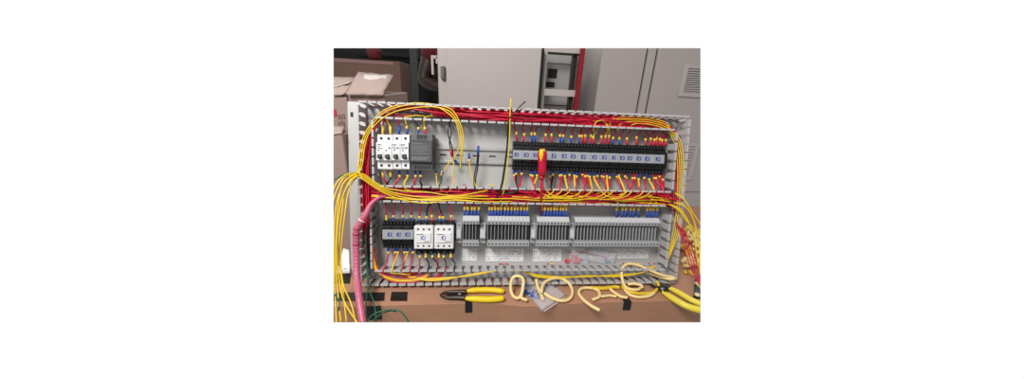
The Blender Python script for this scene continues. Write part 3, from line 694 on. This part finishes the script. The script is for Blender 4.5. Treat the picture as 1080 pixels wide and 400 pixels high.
# printed carton, left edge
t = empty('carton', (-.46, .165, 0), 'carton with printed side and open flaps at the far left edge', 'cardboard box', panel=False)
l = ay(340, 101, .165); r_ = ay(365.6, 101, .165)
bm = bmesh.new(); bx(bm, l.x+.46, r_.x+.46, 0, .15, ZB+.0008, l.z, .002); obj('body', bm, 'boardp', t)
sheet3('flap', [ay(340,100.5,.16), ay(364,98.5,.16), ay(375,82,.30), ay(340,80,.30)], .003, 'boardt', t, wob=.002)
sheet3('flap', [ay(340,95,.20), ay(352,92,.20), ay(371,86,.24), ay(350,97,.24)], .002, 'clear', t, wob=.002)
random.seed(9)
bm = bmesh.new()
for k in range(9):
    y0 = 122+k*7
    for q in range(3):
        p = ay(357.5+q*2.6, y0+R(0,2), .1642); bx(bm, p.x+.46-.0014, p.x+.46+.0014, -.0012, .0004, p.z-.006, p.z+.004)
obj('printing', bm, 'printm', t)
bm = bmesh.new(); p = ay(352.6, 119, .1642); bx(bm, p.x+.452, p.x+.4645, -.0012, .0004, p.z-.008, p.z+.008); obj('red_mark', bm, 'printr', t)
# lower carton left
t = empty('carton', (-.47, .10, 0), 'smaller plain brown carton standing left of the panel', 'cardboard box', panel=False)
l = ay(335, 141, .10); r_ = ay(361, 141, .10)
bm = bmesh.new(); bx(bm, l.x+.47, r_.x+.47, 0, .05, ZB+.0008, l.z, .002); obj('body', bm, 'boardp', t)
sheet3('flap', [ay(335,143,.098), ay(360,140.5,.098), ay(364,133,.145), ay(335,131,.145)], .002, 'boardt', t, wob=.001)
# instruction leaflet
t = empty('leaflet', az(355, 288, .002), 'white printed paper standing at the panel lower left edge', 'paper', panel=False)
sheet3('sheet', [ay(355,288,.035), ay(369,288,.035), ay(368,264,.07), ay(362,262,.07)], .0012, 'sticker', t, wob=.0006)
bm = bmesh.new()
for k in range(5):
    p0 = ay(362.5, 269+k*3.6, .0645-k*.0056)-t.location; sweep(bm, [p0+Vector((0,-.0012,0)), p0+Vector((.008,-.0012,0))], .0006, 4)
obj('printing', bm, 'dink', t)
# big brown carton far
BY = .55
a = ay(335, 60, BY); b = ay(421.3, 60, BY)
t = empty('carton', ((a.x+b.x)/2, BY, -.95), 'large dark brown carton standing furthest back at the left', 'cardboard box', panel=False); o = t.location
bm = bmesh.new(); bx(bm, a.x-o.x, b.x-o.x, 0, .14, .001, a.z+.95, .002); obj('body', bm, 'boardb', t)
bm = bmesh.new(); p = ay(335, 60, BY-.002); bx(bm, a.x-o.x, b.x-o.x-.02, -.0015, .001, a.z+.95-.012, a.z+.95-.002); obj('packing_tape', bm, 'printm', t)
# red bundle on big carton
p = ay(395, 59.5, BY+.05)
bm = bmesh.new()
random.seed(3)
g = bmesh.ops.create_icosphere(bm, subdivisions=3, radius=1)
for v in bm.verts: v.co = Vector((v.co.x*.024*(1+.15*math.sin(v.co.z*7)), v.co.y*.02, max(0, v.co.z*.5+.5)*.05))*(1+R(-.04, .04))
o_ = obj('cloth_bundle', bm, 'shirt', None, True); o_.location = Vector((p.x, BY+.05, a.z+.0005)); tag(o_, 'dark red cloth bundle lying on the big brown carton', 'cloth')
# shelf column and wall behind, toned dark for the shade there
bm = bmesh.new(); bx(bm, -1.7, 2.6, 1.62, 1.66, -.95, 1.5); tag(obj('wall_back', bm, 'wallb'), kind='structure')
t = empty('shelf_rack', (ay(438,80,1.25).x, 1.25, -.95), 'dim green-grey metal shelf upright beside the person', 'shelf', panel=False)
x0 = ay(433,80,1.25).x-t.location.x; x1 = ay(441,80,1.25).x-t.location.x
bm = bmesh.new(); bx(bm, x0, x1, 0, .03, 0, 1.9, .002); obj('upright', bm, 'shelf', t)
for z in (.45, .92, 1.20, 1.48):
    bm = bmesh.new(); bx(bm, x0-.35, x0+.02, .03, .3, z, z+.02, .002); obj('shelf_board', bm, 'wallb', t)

# ------------------------------------------------------------------ cabinets
cabA = empty('electrical_cabinet', (-.09, .75, -.95), 'pale grey steel cabinet door standing behind the panel centre', 'cabinet', panel=False)
def A(px, py=80, Y=.75): return ay(px, py, Y)-Vector((-.09, .75, -.95))
xl, xh, xr = A(461.5).x, A(470).x, A(571).x
bm = bmesh.new(); bx(bm, xl, xr, .012, .10, 0, 1.75, .002); obj('body', bm, 'cabw', cabA)
bm = bmesh.new(); bx(bm, xr-.005, xr+.004, .004, .10, 0, 1.75); obj('gap_shade_strip', bm, 'gap_black', cabA)  # black strip standing in for the shade in the gap beside the rack
bm = bmesh.new(); bx(bm, xh+.0015, xr-.006, 0, .013, .02, 1.75, .003); obj('door', bm, 'cabw', cabA)
z = A(466, 77).z
bm = bmesh.new(); bx(bm, A(465).x, A(469.3).x, -.008, .013, z-.022, z+.024, .002); cyl(bm, (A(468.8).x, -.006, z-.024), (A(468.8).x, -.006, z+.026), .0035, seg=10); obj('hinge', bm, 'hinge', cabA)
zt = A(458, 58).z; zb = A(458, 79).z; zm = A(458, 67).z
bm = bmesh.new(); x0, x1 = A(454.3).x, A(461.8).x
bx(bm, x0, x1+.004, .02, .032, zt-.012, zt, .0015); bx(bm, x0, x0+.009, .018, .034, zb, zt-.002, .002); bx(bm, x1-.01, x1-.002, .02, .032, zm, zt-.002, .0015)
obj('latch_handle', bm, 'cabw', cabA)
# open rack between
rk = empty('equipment_rack', (ay(590,80,.8).x, .80, -.95), 'open equipment rack with cut-out plates between the pale cabinet and red post', 'rack', panel=False)
def B(px, py=80, Y=.8): return ay(px, py, Y)-rk.location
bm = bmesh.new(); bx(bm, B(572.3).x, B(575.8).x, 0, .03, 0, 1.75, .001); obj('upright', bm, 'cabw', rk)
bm = bmesh.new(); bx(bm, B(604.5).x, B(609).x, .03, .06, 0, 1.75, .001); obj('upright', bm, 'steel', rk)
for (ya, yb, nm) in ((50, 55.5, 'crossbar'), (94.5, 101.5, 'crossbar')):
    bm = bmesh.new(); bx(bm, B(575).x, B(609).x, -.004, .01, B(590, yb).z, B(590, ya).z+(.03 if ya == 50 else 0), .001); obj(nm, bm, 'cabw', rk)
Yp = .12
def Bp(px, py): return ay(px, py, .80+Yp)-rk.location
zz = [Bp(590, 120).z, Bp(590, 112).z, Bp(590, 111).z, Bp(590, 68).z, Bp(590, 67.2).z, Bp(590, 58).z]
bm = bmesh.new(); bx(bm, Bp(570,80).x, Bp(612,80).x, Yp, Yp+.004, zz[2], zz[3], .0008); pA = obj('mounting_plate', bm, 'cabd', rk)
bm = bmesh.new(); bx(bm, Bp(570,80).x, Bp(612,80).x, Yp+.001, Yp+.005, zz[4], zz[5], .0008); obj('mounting_plate', bm, 'cabd', rk)
bm = bmesh.new(); bx(bm, Bp(570,80).x, Bp(612,80).x, Yp+.001, Yp+.005, 0, zz[1], .0008); obj('mounting_plate', bm, 'cabd', rk)
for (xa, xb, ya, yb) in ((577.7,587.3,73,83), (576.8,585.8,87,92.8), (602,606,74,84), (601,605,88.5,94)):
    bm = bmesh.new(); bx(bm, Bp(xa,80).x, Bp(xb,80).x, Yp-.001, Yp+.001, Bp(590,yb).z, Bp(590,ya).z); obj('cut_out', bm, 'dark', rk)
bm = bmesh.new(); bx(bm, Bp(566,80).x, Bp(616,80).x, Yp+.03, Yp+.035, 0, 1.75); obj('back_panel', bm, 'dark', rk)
rp = empty('red_post', (ay(611.5,80,.78).x, .78, -.95), 'red steel post with bolts right of the open rack', 'post', panel=False)
def Cc(px, py=80): return ay(px, py, .78)-rp.location
bm = bmesh.new(); bx(bm, Cc(609.6).x, Cc(614.2).x, 0, .025, 0, 1.75, .001); obj('post', bm, 'redpost', rp)
for y in (53, 57, 97, 101):
    bm = bmesh.new(); q = Cc(612, y); cyl(bm, (q.x, -.003, q.z), (q.x, 0, q.z), .0022, seg=8); obj('bolt', bm, 'screw', rp)
# right big cabinet: panel angled back for a darker tone, front panels, door
CY = .95
cc = empty('electrical_cabinet', (.8, CY, -.95), 'large grey steel cabinet with louvred vent grilles at the right', 'cabinet', panel=False)
def G(px, py=90, Y=CY): return ay(px, py, Y)-cc.location
x640 = G(640, 51).x; x615 = ay(612, 85, 1.45).x-.8
bm = bmesh.new()   # sheet turned away from the lamp so it reads as shaded
prism(bm, [(x615, .50), (x640-.02, 0), (x640-.016, .004), (x615+.004, .504)], 'z', 0, 1.8); obj('angled_panel', bm, 'cab', cc)
bm = bmesh.new(); bx(bm, x640-.018, G(684,51).x-.006, 0, .02, 0, 1.8, .002); obj('front_panel', bm, 'cab', cc)
bm = bmesh.new(); bx(bm, x640-.016, G(760,51).x, .012, .03, 0, 1.8); obj('gap_black', bm, 'gap_black', cc)  # black backing seen through the gaps between the panels
bm = bmesh.new(); bx(bm, G(684,51).x+.003, G(694,51).x-.005, -.002, .02, 0, 1.8, .002); obj('door_frame', bm, 'cab', cc)
zb = G(739, 203).z
bm = bmesh.new(); bx(bm, G(694,51).x+.004, G(790,51).x, -.006, .013, zb+.003, 1.8, .003); door = obj('door', bm, 'cab', cc)
bm = bmesh.new(); bx(bm, G(694,51).x+.003, G(790,51).x+.2, -.004, .013, 0, zb-.003, .002); obj('plinth', bm, 'cab', cc)
def grille(px0, px1, pya, pyb, n=11):
    x0, x1 = G(px0, (pya+pyb)/2).x, G(px1, (pya+pyb)/2).x; z0, z1 = G((px0+px1)/2, pyb).z, G((px0+px1)/2, pya).z
    bm = bmesh.new(); m_ = .018
    bx(bm, x0, x1, -.018, -.006, z0, z0+m_, .003); bx(bm, x0, x1, -.018, -.006, z1-m_, z1, .003); bx(bm, x0, x0+m_*1.2, -.0178, -.006, z0+m_*.8, z1-m_*.8, .001); bx(bm, x1-m_*1.2, x1, -.0178, -.006, z0+m_*.8, z1-m_*.8, .001)
    g = obj('vent_grille', bm, 'cabw', door)
    # louvres one level up so they stay parts of the cabinet
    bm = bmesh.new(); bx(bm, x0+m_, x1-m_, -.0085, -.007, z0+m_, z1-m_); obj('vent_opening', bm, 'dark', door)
    bm = bmesh.new(); h = (z1-z0-2*m_)/n
    for k in range(n):
        z = z0+m_+h*k; prism(bm, [(-.0165, z), (-.0085, z+h*.55), (-.0085, z+h*.9), (-.0175, z+h*.45)], 'x', x0+m_, x1-m_)
    tag(obj('louvres', bm, 'cabw', door))
grille(716.5, 775, 69.5, 103.5); grille(697, 732, 150, 189)

# ================================================================== PERSON (seen from shoulder to hip behind the cabinet door)
def skin_mesh(name, verts, edges, radii, m, parent, sub=2):
    me = bpy.data.meshes.new(name); me.from_pydata(verts, edges, []); tmp = bpy.data.objects.new('tmp', me); C.objects.link(tmp)
    md = tmp.modifiers.new('s', 'SKIN'); md.use_smooth_shade = True
    for i, r in enumerate(radii): me.skin_vertices[0].data[i].radius = (r, r*.85)
    me.skin_vertices[0].data[0].use_root = True
    sd = tmp.modifiers.new('d', 'SUBSURF'); sd.levels = sd.render_levels = sub
    bpy.context.view_layer.update()
    nm = bpy.data.meshes.new_from_object(tmp.evaluated_get(bpy.context.evaluated_depsgraph_get()))
    bpy.data.objects.remove(tmp); nm.name = name; nm.materials.clear(); nm.materials.append(M[m])
    o = bpy.data.objects.new(name, nm); C.objects.link(o); o.parent = parent; return o
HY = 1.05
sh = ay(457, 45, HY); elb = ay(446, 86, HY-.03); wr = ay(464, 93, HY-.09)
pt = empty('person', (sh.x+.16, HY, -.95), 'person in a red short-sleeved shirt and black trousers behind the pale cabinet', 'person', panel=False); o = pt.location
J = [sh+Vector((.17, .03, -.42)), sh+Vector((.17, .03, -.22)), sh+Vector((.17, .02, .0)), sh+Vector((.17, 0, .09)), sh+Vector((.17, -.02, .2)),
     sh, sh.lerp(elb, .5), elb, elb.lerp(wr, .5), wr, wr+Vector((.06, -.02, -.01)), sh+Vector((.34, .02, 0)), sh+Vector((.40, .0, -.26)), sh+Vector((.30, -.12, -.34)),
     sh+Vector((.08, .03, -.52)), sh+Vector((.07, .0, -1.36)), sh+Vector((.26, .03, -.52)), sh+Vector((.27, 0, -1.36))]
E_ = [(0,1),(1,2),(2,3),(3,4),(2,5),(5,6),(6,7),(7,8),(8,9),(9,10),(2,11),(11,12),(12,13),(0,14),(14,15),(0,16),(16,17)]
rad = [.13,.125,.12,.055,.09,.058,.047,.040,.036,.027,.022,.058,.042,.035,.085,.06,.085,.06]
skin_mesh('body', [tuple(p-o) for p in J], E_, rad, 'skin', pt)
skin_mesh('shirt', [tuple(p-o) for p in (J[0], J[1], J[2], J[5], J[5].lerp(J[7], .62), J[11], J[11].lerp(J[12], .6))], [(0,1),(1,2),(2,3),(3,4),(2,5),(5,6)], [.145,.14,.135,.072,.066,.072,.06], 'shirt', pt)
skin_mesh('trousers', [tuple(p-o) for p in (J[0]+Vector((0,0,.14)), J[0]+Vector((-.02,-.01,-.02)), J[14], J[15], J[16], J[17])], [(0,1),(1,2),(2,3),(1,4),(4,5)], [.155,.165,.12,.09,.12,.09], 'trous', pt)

# ================================================================== THINGS ON THE BOX
def tool_tube(name, P, r, m, parent, rf=None, seg=10, k=8):
    o0 = parent.location; path = catmull(P, k); bm = bmesh.new(); sweep(bm, [p-o0 for p in path], r, seg, rf); return obj(name, bm, m, parent, True)
hand = lambda t, i: .55+.45*min(1, t*4)-.35*max(0, t-.93)/.07
# pliers on the left
pc = empty('crimping_pliers', az(490, 312, 0), 'crimping pliers with two bright yellow grips lying on the box', 'pliers', panel=False)
def T(px, py, z=.007): return az(px, py, z)
tool_tube('grip', [T(491.5,307.5), T(502,306.2), T(517,306), T(532,307.5)], .0058, 'grip', pc, hand)
tool_tube('grip', [T(490.5,315), T(502,315.5), T(517,316), T(531.5,314.8)], .0062, 'grip', pc, hand)
tool_tube('jaw', [T(464,311), T(470,308.5), T(480,308), T(492,308)], .0048, 'steel', pc, lambda t, i: .35+.75*t)
tool_tube('jaw', [T(464,312), T(471,314), T(481,314), T(491,314.5)], .0048, 'steel', pc, lambda t, i: .35+.75*t)
q = T(485, 311.5); bm = bmesh.new(); cyl(bm, q-pc.location+Vector((0,0,-.003)), q-pc.location+Vector((0,0,.006)), .0042, seg=14); obj('pivot', bm, 'screw', pc, True)
bm = bmesh.new(); q = T(475, 311)-pc.location; bx(bm, q.x-.008, q.x+.012, q.y-.006, q.y+.006, q.z-.006, q.z-.001, .001); obj('crimp_die', bm, 'btool', pc)
# pliers on the right
pr = empty('wire_stripper', az(706, 304, 0), 'wire stripper with pale yellow handles at the lower right corner', 'pliers', panel=False)
tool_tube('grip', [T(705,303.5,.010), T(716,309,.010), T(730,317,.010), T(745,323,.010)], .0062, 'gripl', pr, lambda t, i: .7+.3*min(1, t*4))
tool_tube('grip', [T(699,308,.008), T(708,314,.008), T(722,322,.008), T(737,327,.008), T(745,327,.008)], .0068, 'gripl', pr, lambda t, i: .7+.3*min(1, t*4))
tool_tube('jaw', [T(684,297,.008), T(692,299,.008), T(701,301.5,.010), T(707,304,.010)], .0062, 'btool', pr, lambda t, i: .45+.55*t)
tool_tube('jaw', [T(686,300,.008), T(692,303,.008), T(698,305,.010), T(703,309,.010)], .0060, 'btool', pr, lambda t, i: .45+.55*t)
q = T(699, 303.5, .016)-pr.location; bm = bmesh.new(); cyl(bm, q-Vector((0,0,.009)), q, .005, seg=14); obj('pivot', bm, 'screw', pr, True)
# black cutter at right edge
bt = empty('tube_cutter', az(736, 312, 0), 'small black hand tool with cream dial at the right edge', 'tool', panel=False)
q = [az(731.5,313,.006), az(746,314,.006), az(746,292,.006), az(733.5,292,.006)]
bm = bmesh.new(); vs = [bm.verts.new(p-bt.location+Vector((0,0,.006))) for p in q]; bm.faces.new(vs)
g = bmesh.ops.extrude_face_region(bm, geom=bm.faces[:])
for v in g['geom']:
    if isinstance(v, bmesh.types.BMVert): v.co.z = .0005
bmesh.ops.bevel(bm, geom=bm.edges[:], offset=.002, segments=2, affect='EDGES'); obj('body', bm, 'btool', bt)
q = az(735.5,310.5,.013)-bt.location; bm = bmesh.new(); cyl(bm, q-Vector((0,0,.003)), q+Vector((0,0,.001)), .0055, seg=16); obj('dial', bm, 'btoolc', bt, True)
q = az(736.5,300.5,.013)-bt.location; bm = bmesh.new(); bx(bm, q.x-.004, q.x+.006, q.y-.012, q.y+.01, q.z-.002, q.z+.001, .001); obj('window', bm, 'btoolc', bt)
# cream tube loops
rib = lambda t, i: 1+.045*math.sin(i*2.1)
def loop(P, label, m='cream', r=.0034, name='tube_offcut', cat='tube'):
    return tag(tube(name, P, r, m, seg=10, k=10, rf=rib), label, cat, 'ribbed tube offcuts on the box')
def Q(px, py, z): return az(px, py, z)
loop([Q(556,317,.005), Q(550,314,.008), Q(551,306,.02), Q(552,296,.035), Q(548,291.5,.042), Q(541,293,.038), Q(538.5,303,.02), Q(541,312,.008), Q(547,314.5,.006), Q(551,308,.013), Q(551.5,303,.02)],
     'cream ribbed tube forming an upright oval loop at the bag left side')
loop([Q(573,316.5,.005), Q(570,309,.009), Q(567,302,.013), Q(565.5,295,.018)], 'short straight cream tube piece leaning across the plastic bag')
loop([Q(571,309,.016), Q(573,300,.019), Q(580,295,.02), Q(590,293.5,.018), Q(599,298,.012), Q(603.5,306,.006), Q(602,314,.005), Q(594,317.5,.005), Q(583,315,.008), Q(574,309.5,.012)],
     'largest round cream tube loop lying over the plastic bag')
loop([Q(632.5,327.5,.0046), Q(624,323,.0046), Q(615,316,.0046), Q(610.5,309,.0046), Q(614,304.5,.0046), Q(623,304,.0046), Q(631,307,.0046), Q(632,313,.0046), Q(625,316.5,.0046)], 'small curled cream tube hook in front of the box middle')
loop([Q(624,304,.005), Q(636,304.5,.005), Q(648,303,.005), Q(653,303.5,.005)], 'straight yellow tube piece lying behind the cream hook', 'yel2', .0042)
loop([Q(634,313,.005), Q(643,312,.005), Q(650,313,.005)], 'thin cream tube end right of the hook', r=.0028)
loop([Q(643.5,305,.005), Q(648,309,.005), Q(655,313,.005), Q(661.5,314,.005)], 'short bent cream tube left of the tape mark')
loop([Q(678,303.5,.007), Q(670,306,.007), Q(660,303,.009), Q(656,293,.024), Q(656.5,283,.038), Q(663,278.5,.044), Q(673,280,.043), Q(685,285,.038), Q(697,290,.031), Q(708,292.5,.027), Q(711,294,.026), Q(706,294.5,.024), Q(696,292,.022), Q(684,288,.022)],
     'big cream tube loop standing up against the panel bottom right')
loop([Q(693,297,.012), Q(694.5,302,.008), Q(690,308,.005), Q(680,310,.005), Q(668,309,.005), Q(659,305.5,.005), Q(657,300,.006), Q(663,297,.006)], 'bright yellow tube curl under the big cream loop', 'yel2')
loop([Q(659,306,.005), Q(664,311,.005), Q(673,313.5,.005), Q(684,312.5,.005), Q(690,309,.006)], 'cream tube arc nearest the right tape mark')
loop([Q(662,300,.012), Q(669,299.5,.014), Q(676,301,.013), Q(677,304,.012)], 'short cream tube resting on the yellow curl')
# right pile of offcuts
random.seed(11)
for i in range(30):
    px, py = R(719, 738), R(241, 280); z = .006+R(0, .014)
    if px < 724 and py < 250: px += 6
    a_ = R(0, math.pi); l = R(2.5, 6)
    P = [Q(px-math.cos(a_)*l, py-math.sin(a_)*l*.5, z), Q(px, py+R(-2.5, 2.5), z+R(0, .008)), Q(px+math.cos(a_)*l, py+math.sin(a_)*l*.5, z+R(-.001, .003))]
    tag(tube('tube_offcut', P, .0052, random.choice(['cream', 'cream', 'yel2']), seg=8, k=5, rf=rib), 'short tube offcut in the heap right of the panel', 'tube', 'tube offcuts heaped at the right')
for i, (px, py, qx, qy) in enumerate([(722.5,286,724,288.5),(727,286,732,291),(703,298,706,299),(688,300,692,301)]):
    tag(tube('tube_offcut', [Q(px,py,.004), Q((px+qx)/2,(py+qy)/2+.4,.004), Q(qx,qy,.004)], .0034, 'yel2', seg=8), ['tiny yellow tube bit left of two below the heap', 'short yellow tube bit right of two below the heap', 'yellow bit between stripper jaws and panel', 'yellow bit under the panel lip near the stripper'][i], 'tube')
# plastic bags
def plastic_bag(P, label, loc, n=10, wob=.0015, name='plastic_bag', lift=.004):
    t = empty(name, loc, label, 'plastic bag', panel=False)
    L = [p-loc for p in P]; bm = bmesh.new(); tops, bots = [], []
    for i in range(n+1):
        ra, rb = [], []
        for j in range(n+1):
            s, q = i/n, j/n; p = L[0].lerp(L[1], s).lerp(L[3].lerp(L[2], s), q); e = min(s, 1-s, q, 1-q); edge = e == 0
            hgt = 0 if edge else lift*(.5+min(1, e*5)*.5)
            ra.append(bm.verts.new(p+PN*(hgt+(0 if edge else R(0, wob)))))
            rb.append(ra[-1] if edge else bm.verts.new(p-PN*.0003))
        tops.append(ra); bots.append(rb)
    for i in range(n):
        for j in range(n):
            bm.faces.new((tops[i][j], tops[i+1][j], tops[i+1][j+1], tops[i][j+1]))
            try: bm.faces.new((bots[i][j+1], bots[i+1][j+1], bots[i+1][j], bots[i][j]))
            except ValueError: pass
    obj('film', bm, 'bag', t, True); return t
random.seed(4)
PN = Vector((0, 0, 1))
bagA = plastic_bag([az(546,300,.0012), az(572,330,.0012), az(598,312,.0012), az(577,293,.0012)], 'clear zip bag holding blue ferrules on the box under the tube loops', az(572,313,.0012))
bm = bmesh.new(); sweep(bm, [az(574,328.5,.0022)-bagA.location, az(596.5,313.5,.0022)-bagA.location], .0007, 5); obj('zip_seal', bm, 'tie', bagA)
def lug(p, ang, m, label, group, N=Vector((0,0,1)), k=1):
    t = empty('crimp_terminal', p, label, 'crimp terminal', group, panel=False)
    d = Vector((math.cos(ang), math.sin(ang), 0)) if abs(N.z) > .9 else Vector((math.cos(ang), 0, 0))+PUP*math.sin(ang)
    bm = bmesh.new(); cyl(bm, Vector((0,0,0)), d*.006*k, .0017*k, .0019*k, 8); obj('sleeve', bm, m, t, True)
    bm = bmesh.new(); cyl(bm, d*.006*k, d*.011*k, .0008*k, .0008*k, 6); obj('tip', bm, 'tin', t, True)
for i in range(36):
    px, py = R(552, 569), 0; py = 299+(px-553)*.55+R(0, 9)
    lug(az(px, py, .0028+R(0, .002)), R(0, 6.28), 'fblu', 'blue ferrule inside the clear bag on the box', 'blue ferrules in the bag')
for i, (px, py) in enumerate([(573,306),(578,303),(584,302),(590,296.5)]):
    lug(az(px, py, .0025), R(0, 6.28), 'fblu', 'loose blue ferrule lying right of the full bag corner', 'loose blue ferrules')
# bag hanging on lower right plate
PN = -INTO
bagB = plastic_bag([pw(603,272,.004), pw(648,281,.006), pw(652,266,.006), pw(622,262,.004)], 'clear plastic bag lying against the panel under the long terminal group', pw(628,270,.004), wob=.003)
bm = bmesh.new(); sweep(bm, [pw(608,264.5,.014)-bagB.location, pw(641,272,.014)-bagB.location], .0006, 5); obj('zip_seal', bm, 'pinkd', bagB)
bagC = plastic_bag([pw(597,279,.004), pw(622,280,.004), pw(620,266,.004), pw(600,266,.004)], 'small clear bag of red crimp terminals below the terminal blocks', pw(609,278,.004), wob=.003)
for i in range(12):
    lug(pw(R(599, 612), R(270, 278), .006), R(0, 3.1), 'fred', 'red crimp terminal in the small clear bag', 'red crimp terminals in the bag', PUP, 1.9)
for i in range(4):
    lug(pw(R(637, 645), R(275, 278), .007), R(0, 3.1), 'fblu', 'blue crimp terminal in the bag under the long terminal group', 'blue crimp terminals in the bag', PUP)
for (x, y, m, l, lab) in ((526,277.3,'fred',5,'red scrap of wire insulation lying on the lower duct at left'),(532.5,277.5,'fred',4,'red insulation scrap just right of its longer neighbour'),(577,277.5,'fred',2,'tiny red scrap beside the yellow scrap'),(580.5,277.3,'fyel',5,'yellow scrap below the third label sheet'),(657,275,'fred',2,'red scrap below the long label sheet'),(671,275,'fyel',6,'yellow scrap at the plate foot on the right'),(684,275,'fred',2,'red scrap right of the long yellow scrap'),(689,275,'fred',2.5,'red scrap nearest the right duct'),(472,279,'fyel',1,'yellow crumb at the foot of the contactors')):
    zz = pl(x, y, .012); zz.z = .0331
    tag(tube('insulation_scrap', [PM @ zz, PM @ (zz+Vector((l*.0021*.5, .001, .0002))), PM @ (zz+Vector((l*.0021, 0, 0)))], .0012, m), lab, 'scrap')
for (x, y, m, l) in ((488,196.5,'fred',4),(515,197,'fyel',7)):
    zz = pl(x, y, .012); zz.z = .2135
    tag(tube('insulation_scrap', [PM @ zz, PM @ (zz+Vector((l*.001, .001, .0002))), PM @ (zz+Vector((l*.002, 0, 0)))], .0012, m), ('red' if m == 'fred' else 'yellow')+' scrap lying on the duct under the bare upper rail', 'scrap')

# ================================================================== cut the modelled part of the room to what the photograph shows
bpy.context.view_layer.update()
corners = [(351.8, 50.8), (738.8, 50.8), (738.8, 340.2), (351.8, 340.2)]
planes = []
for i in range(4):
    r1, r2 = ray(*corners[i]), ray(*corners[(i+1) % 4]); n = r1.cross(r2).normalized()
    if n.dot(ray(545, 195)) < 0: n = -n
    planes.append(n)                 # inside: n.(p-CAM) > 0
def trim(o):
    mw_ = o.matrix_world; cs = [mw_ @ v.co - CAM for v in o.data.vertices]
    need = [n for n in planes if any(c.dot(n) < 0 for c in cs)]
    if not need: return
    me = o.data.copy() if o.data.users > 1 else o.data
    bm = bmesh.new(); bm.from_mesh(me); inv = mw_.inverted(); c0 = inv @ CAM
    for n in need:
        nl = (mw_.to_3x3().transposed() @ n).normalized()
        g = bmesh.ops.bisect_plane(bm, geom=bm.verts[:]+bm.edges[:]+bm.faces[:], plane_co=c0, plane_no=nl, clear_inner=True)
        ed = [e for e in g['geom_cut'] if isinstance(e, bmesh.types.BMEdge) and e.is_boundary]
        if ed: bmesh.ops.holes_fill(bm, edges=ed, sides=0)
    if not bm.faces: bm.free(); bpy.data.objects.remove(o); return
    bm.to_mesh(me); bm.free(); o.data = me
for o in [o for o in C.objects if o.type == 'MESH']: trim(o)
for o in [o for o in C.objects if o.type == 'EMPTY' and not o.children]: bpy.data.objects.remove(o)
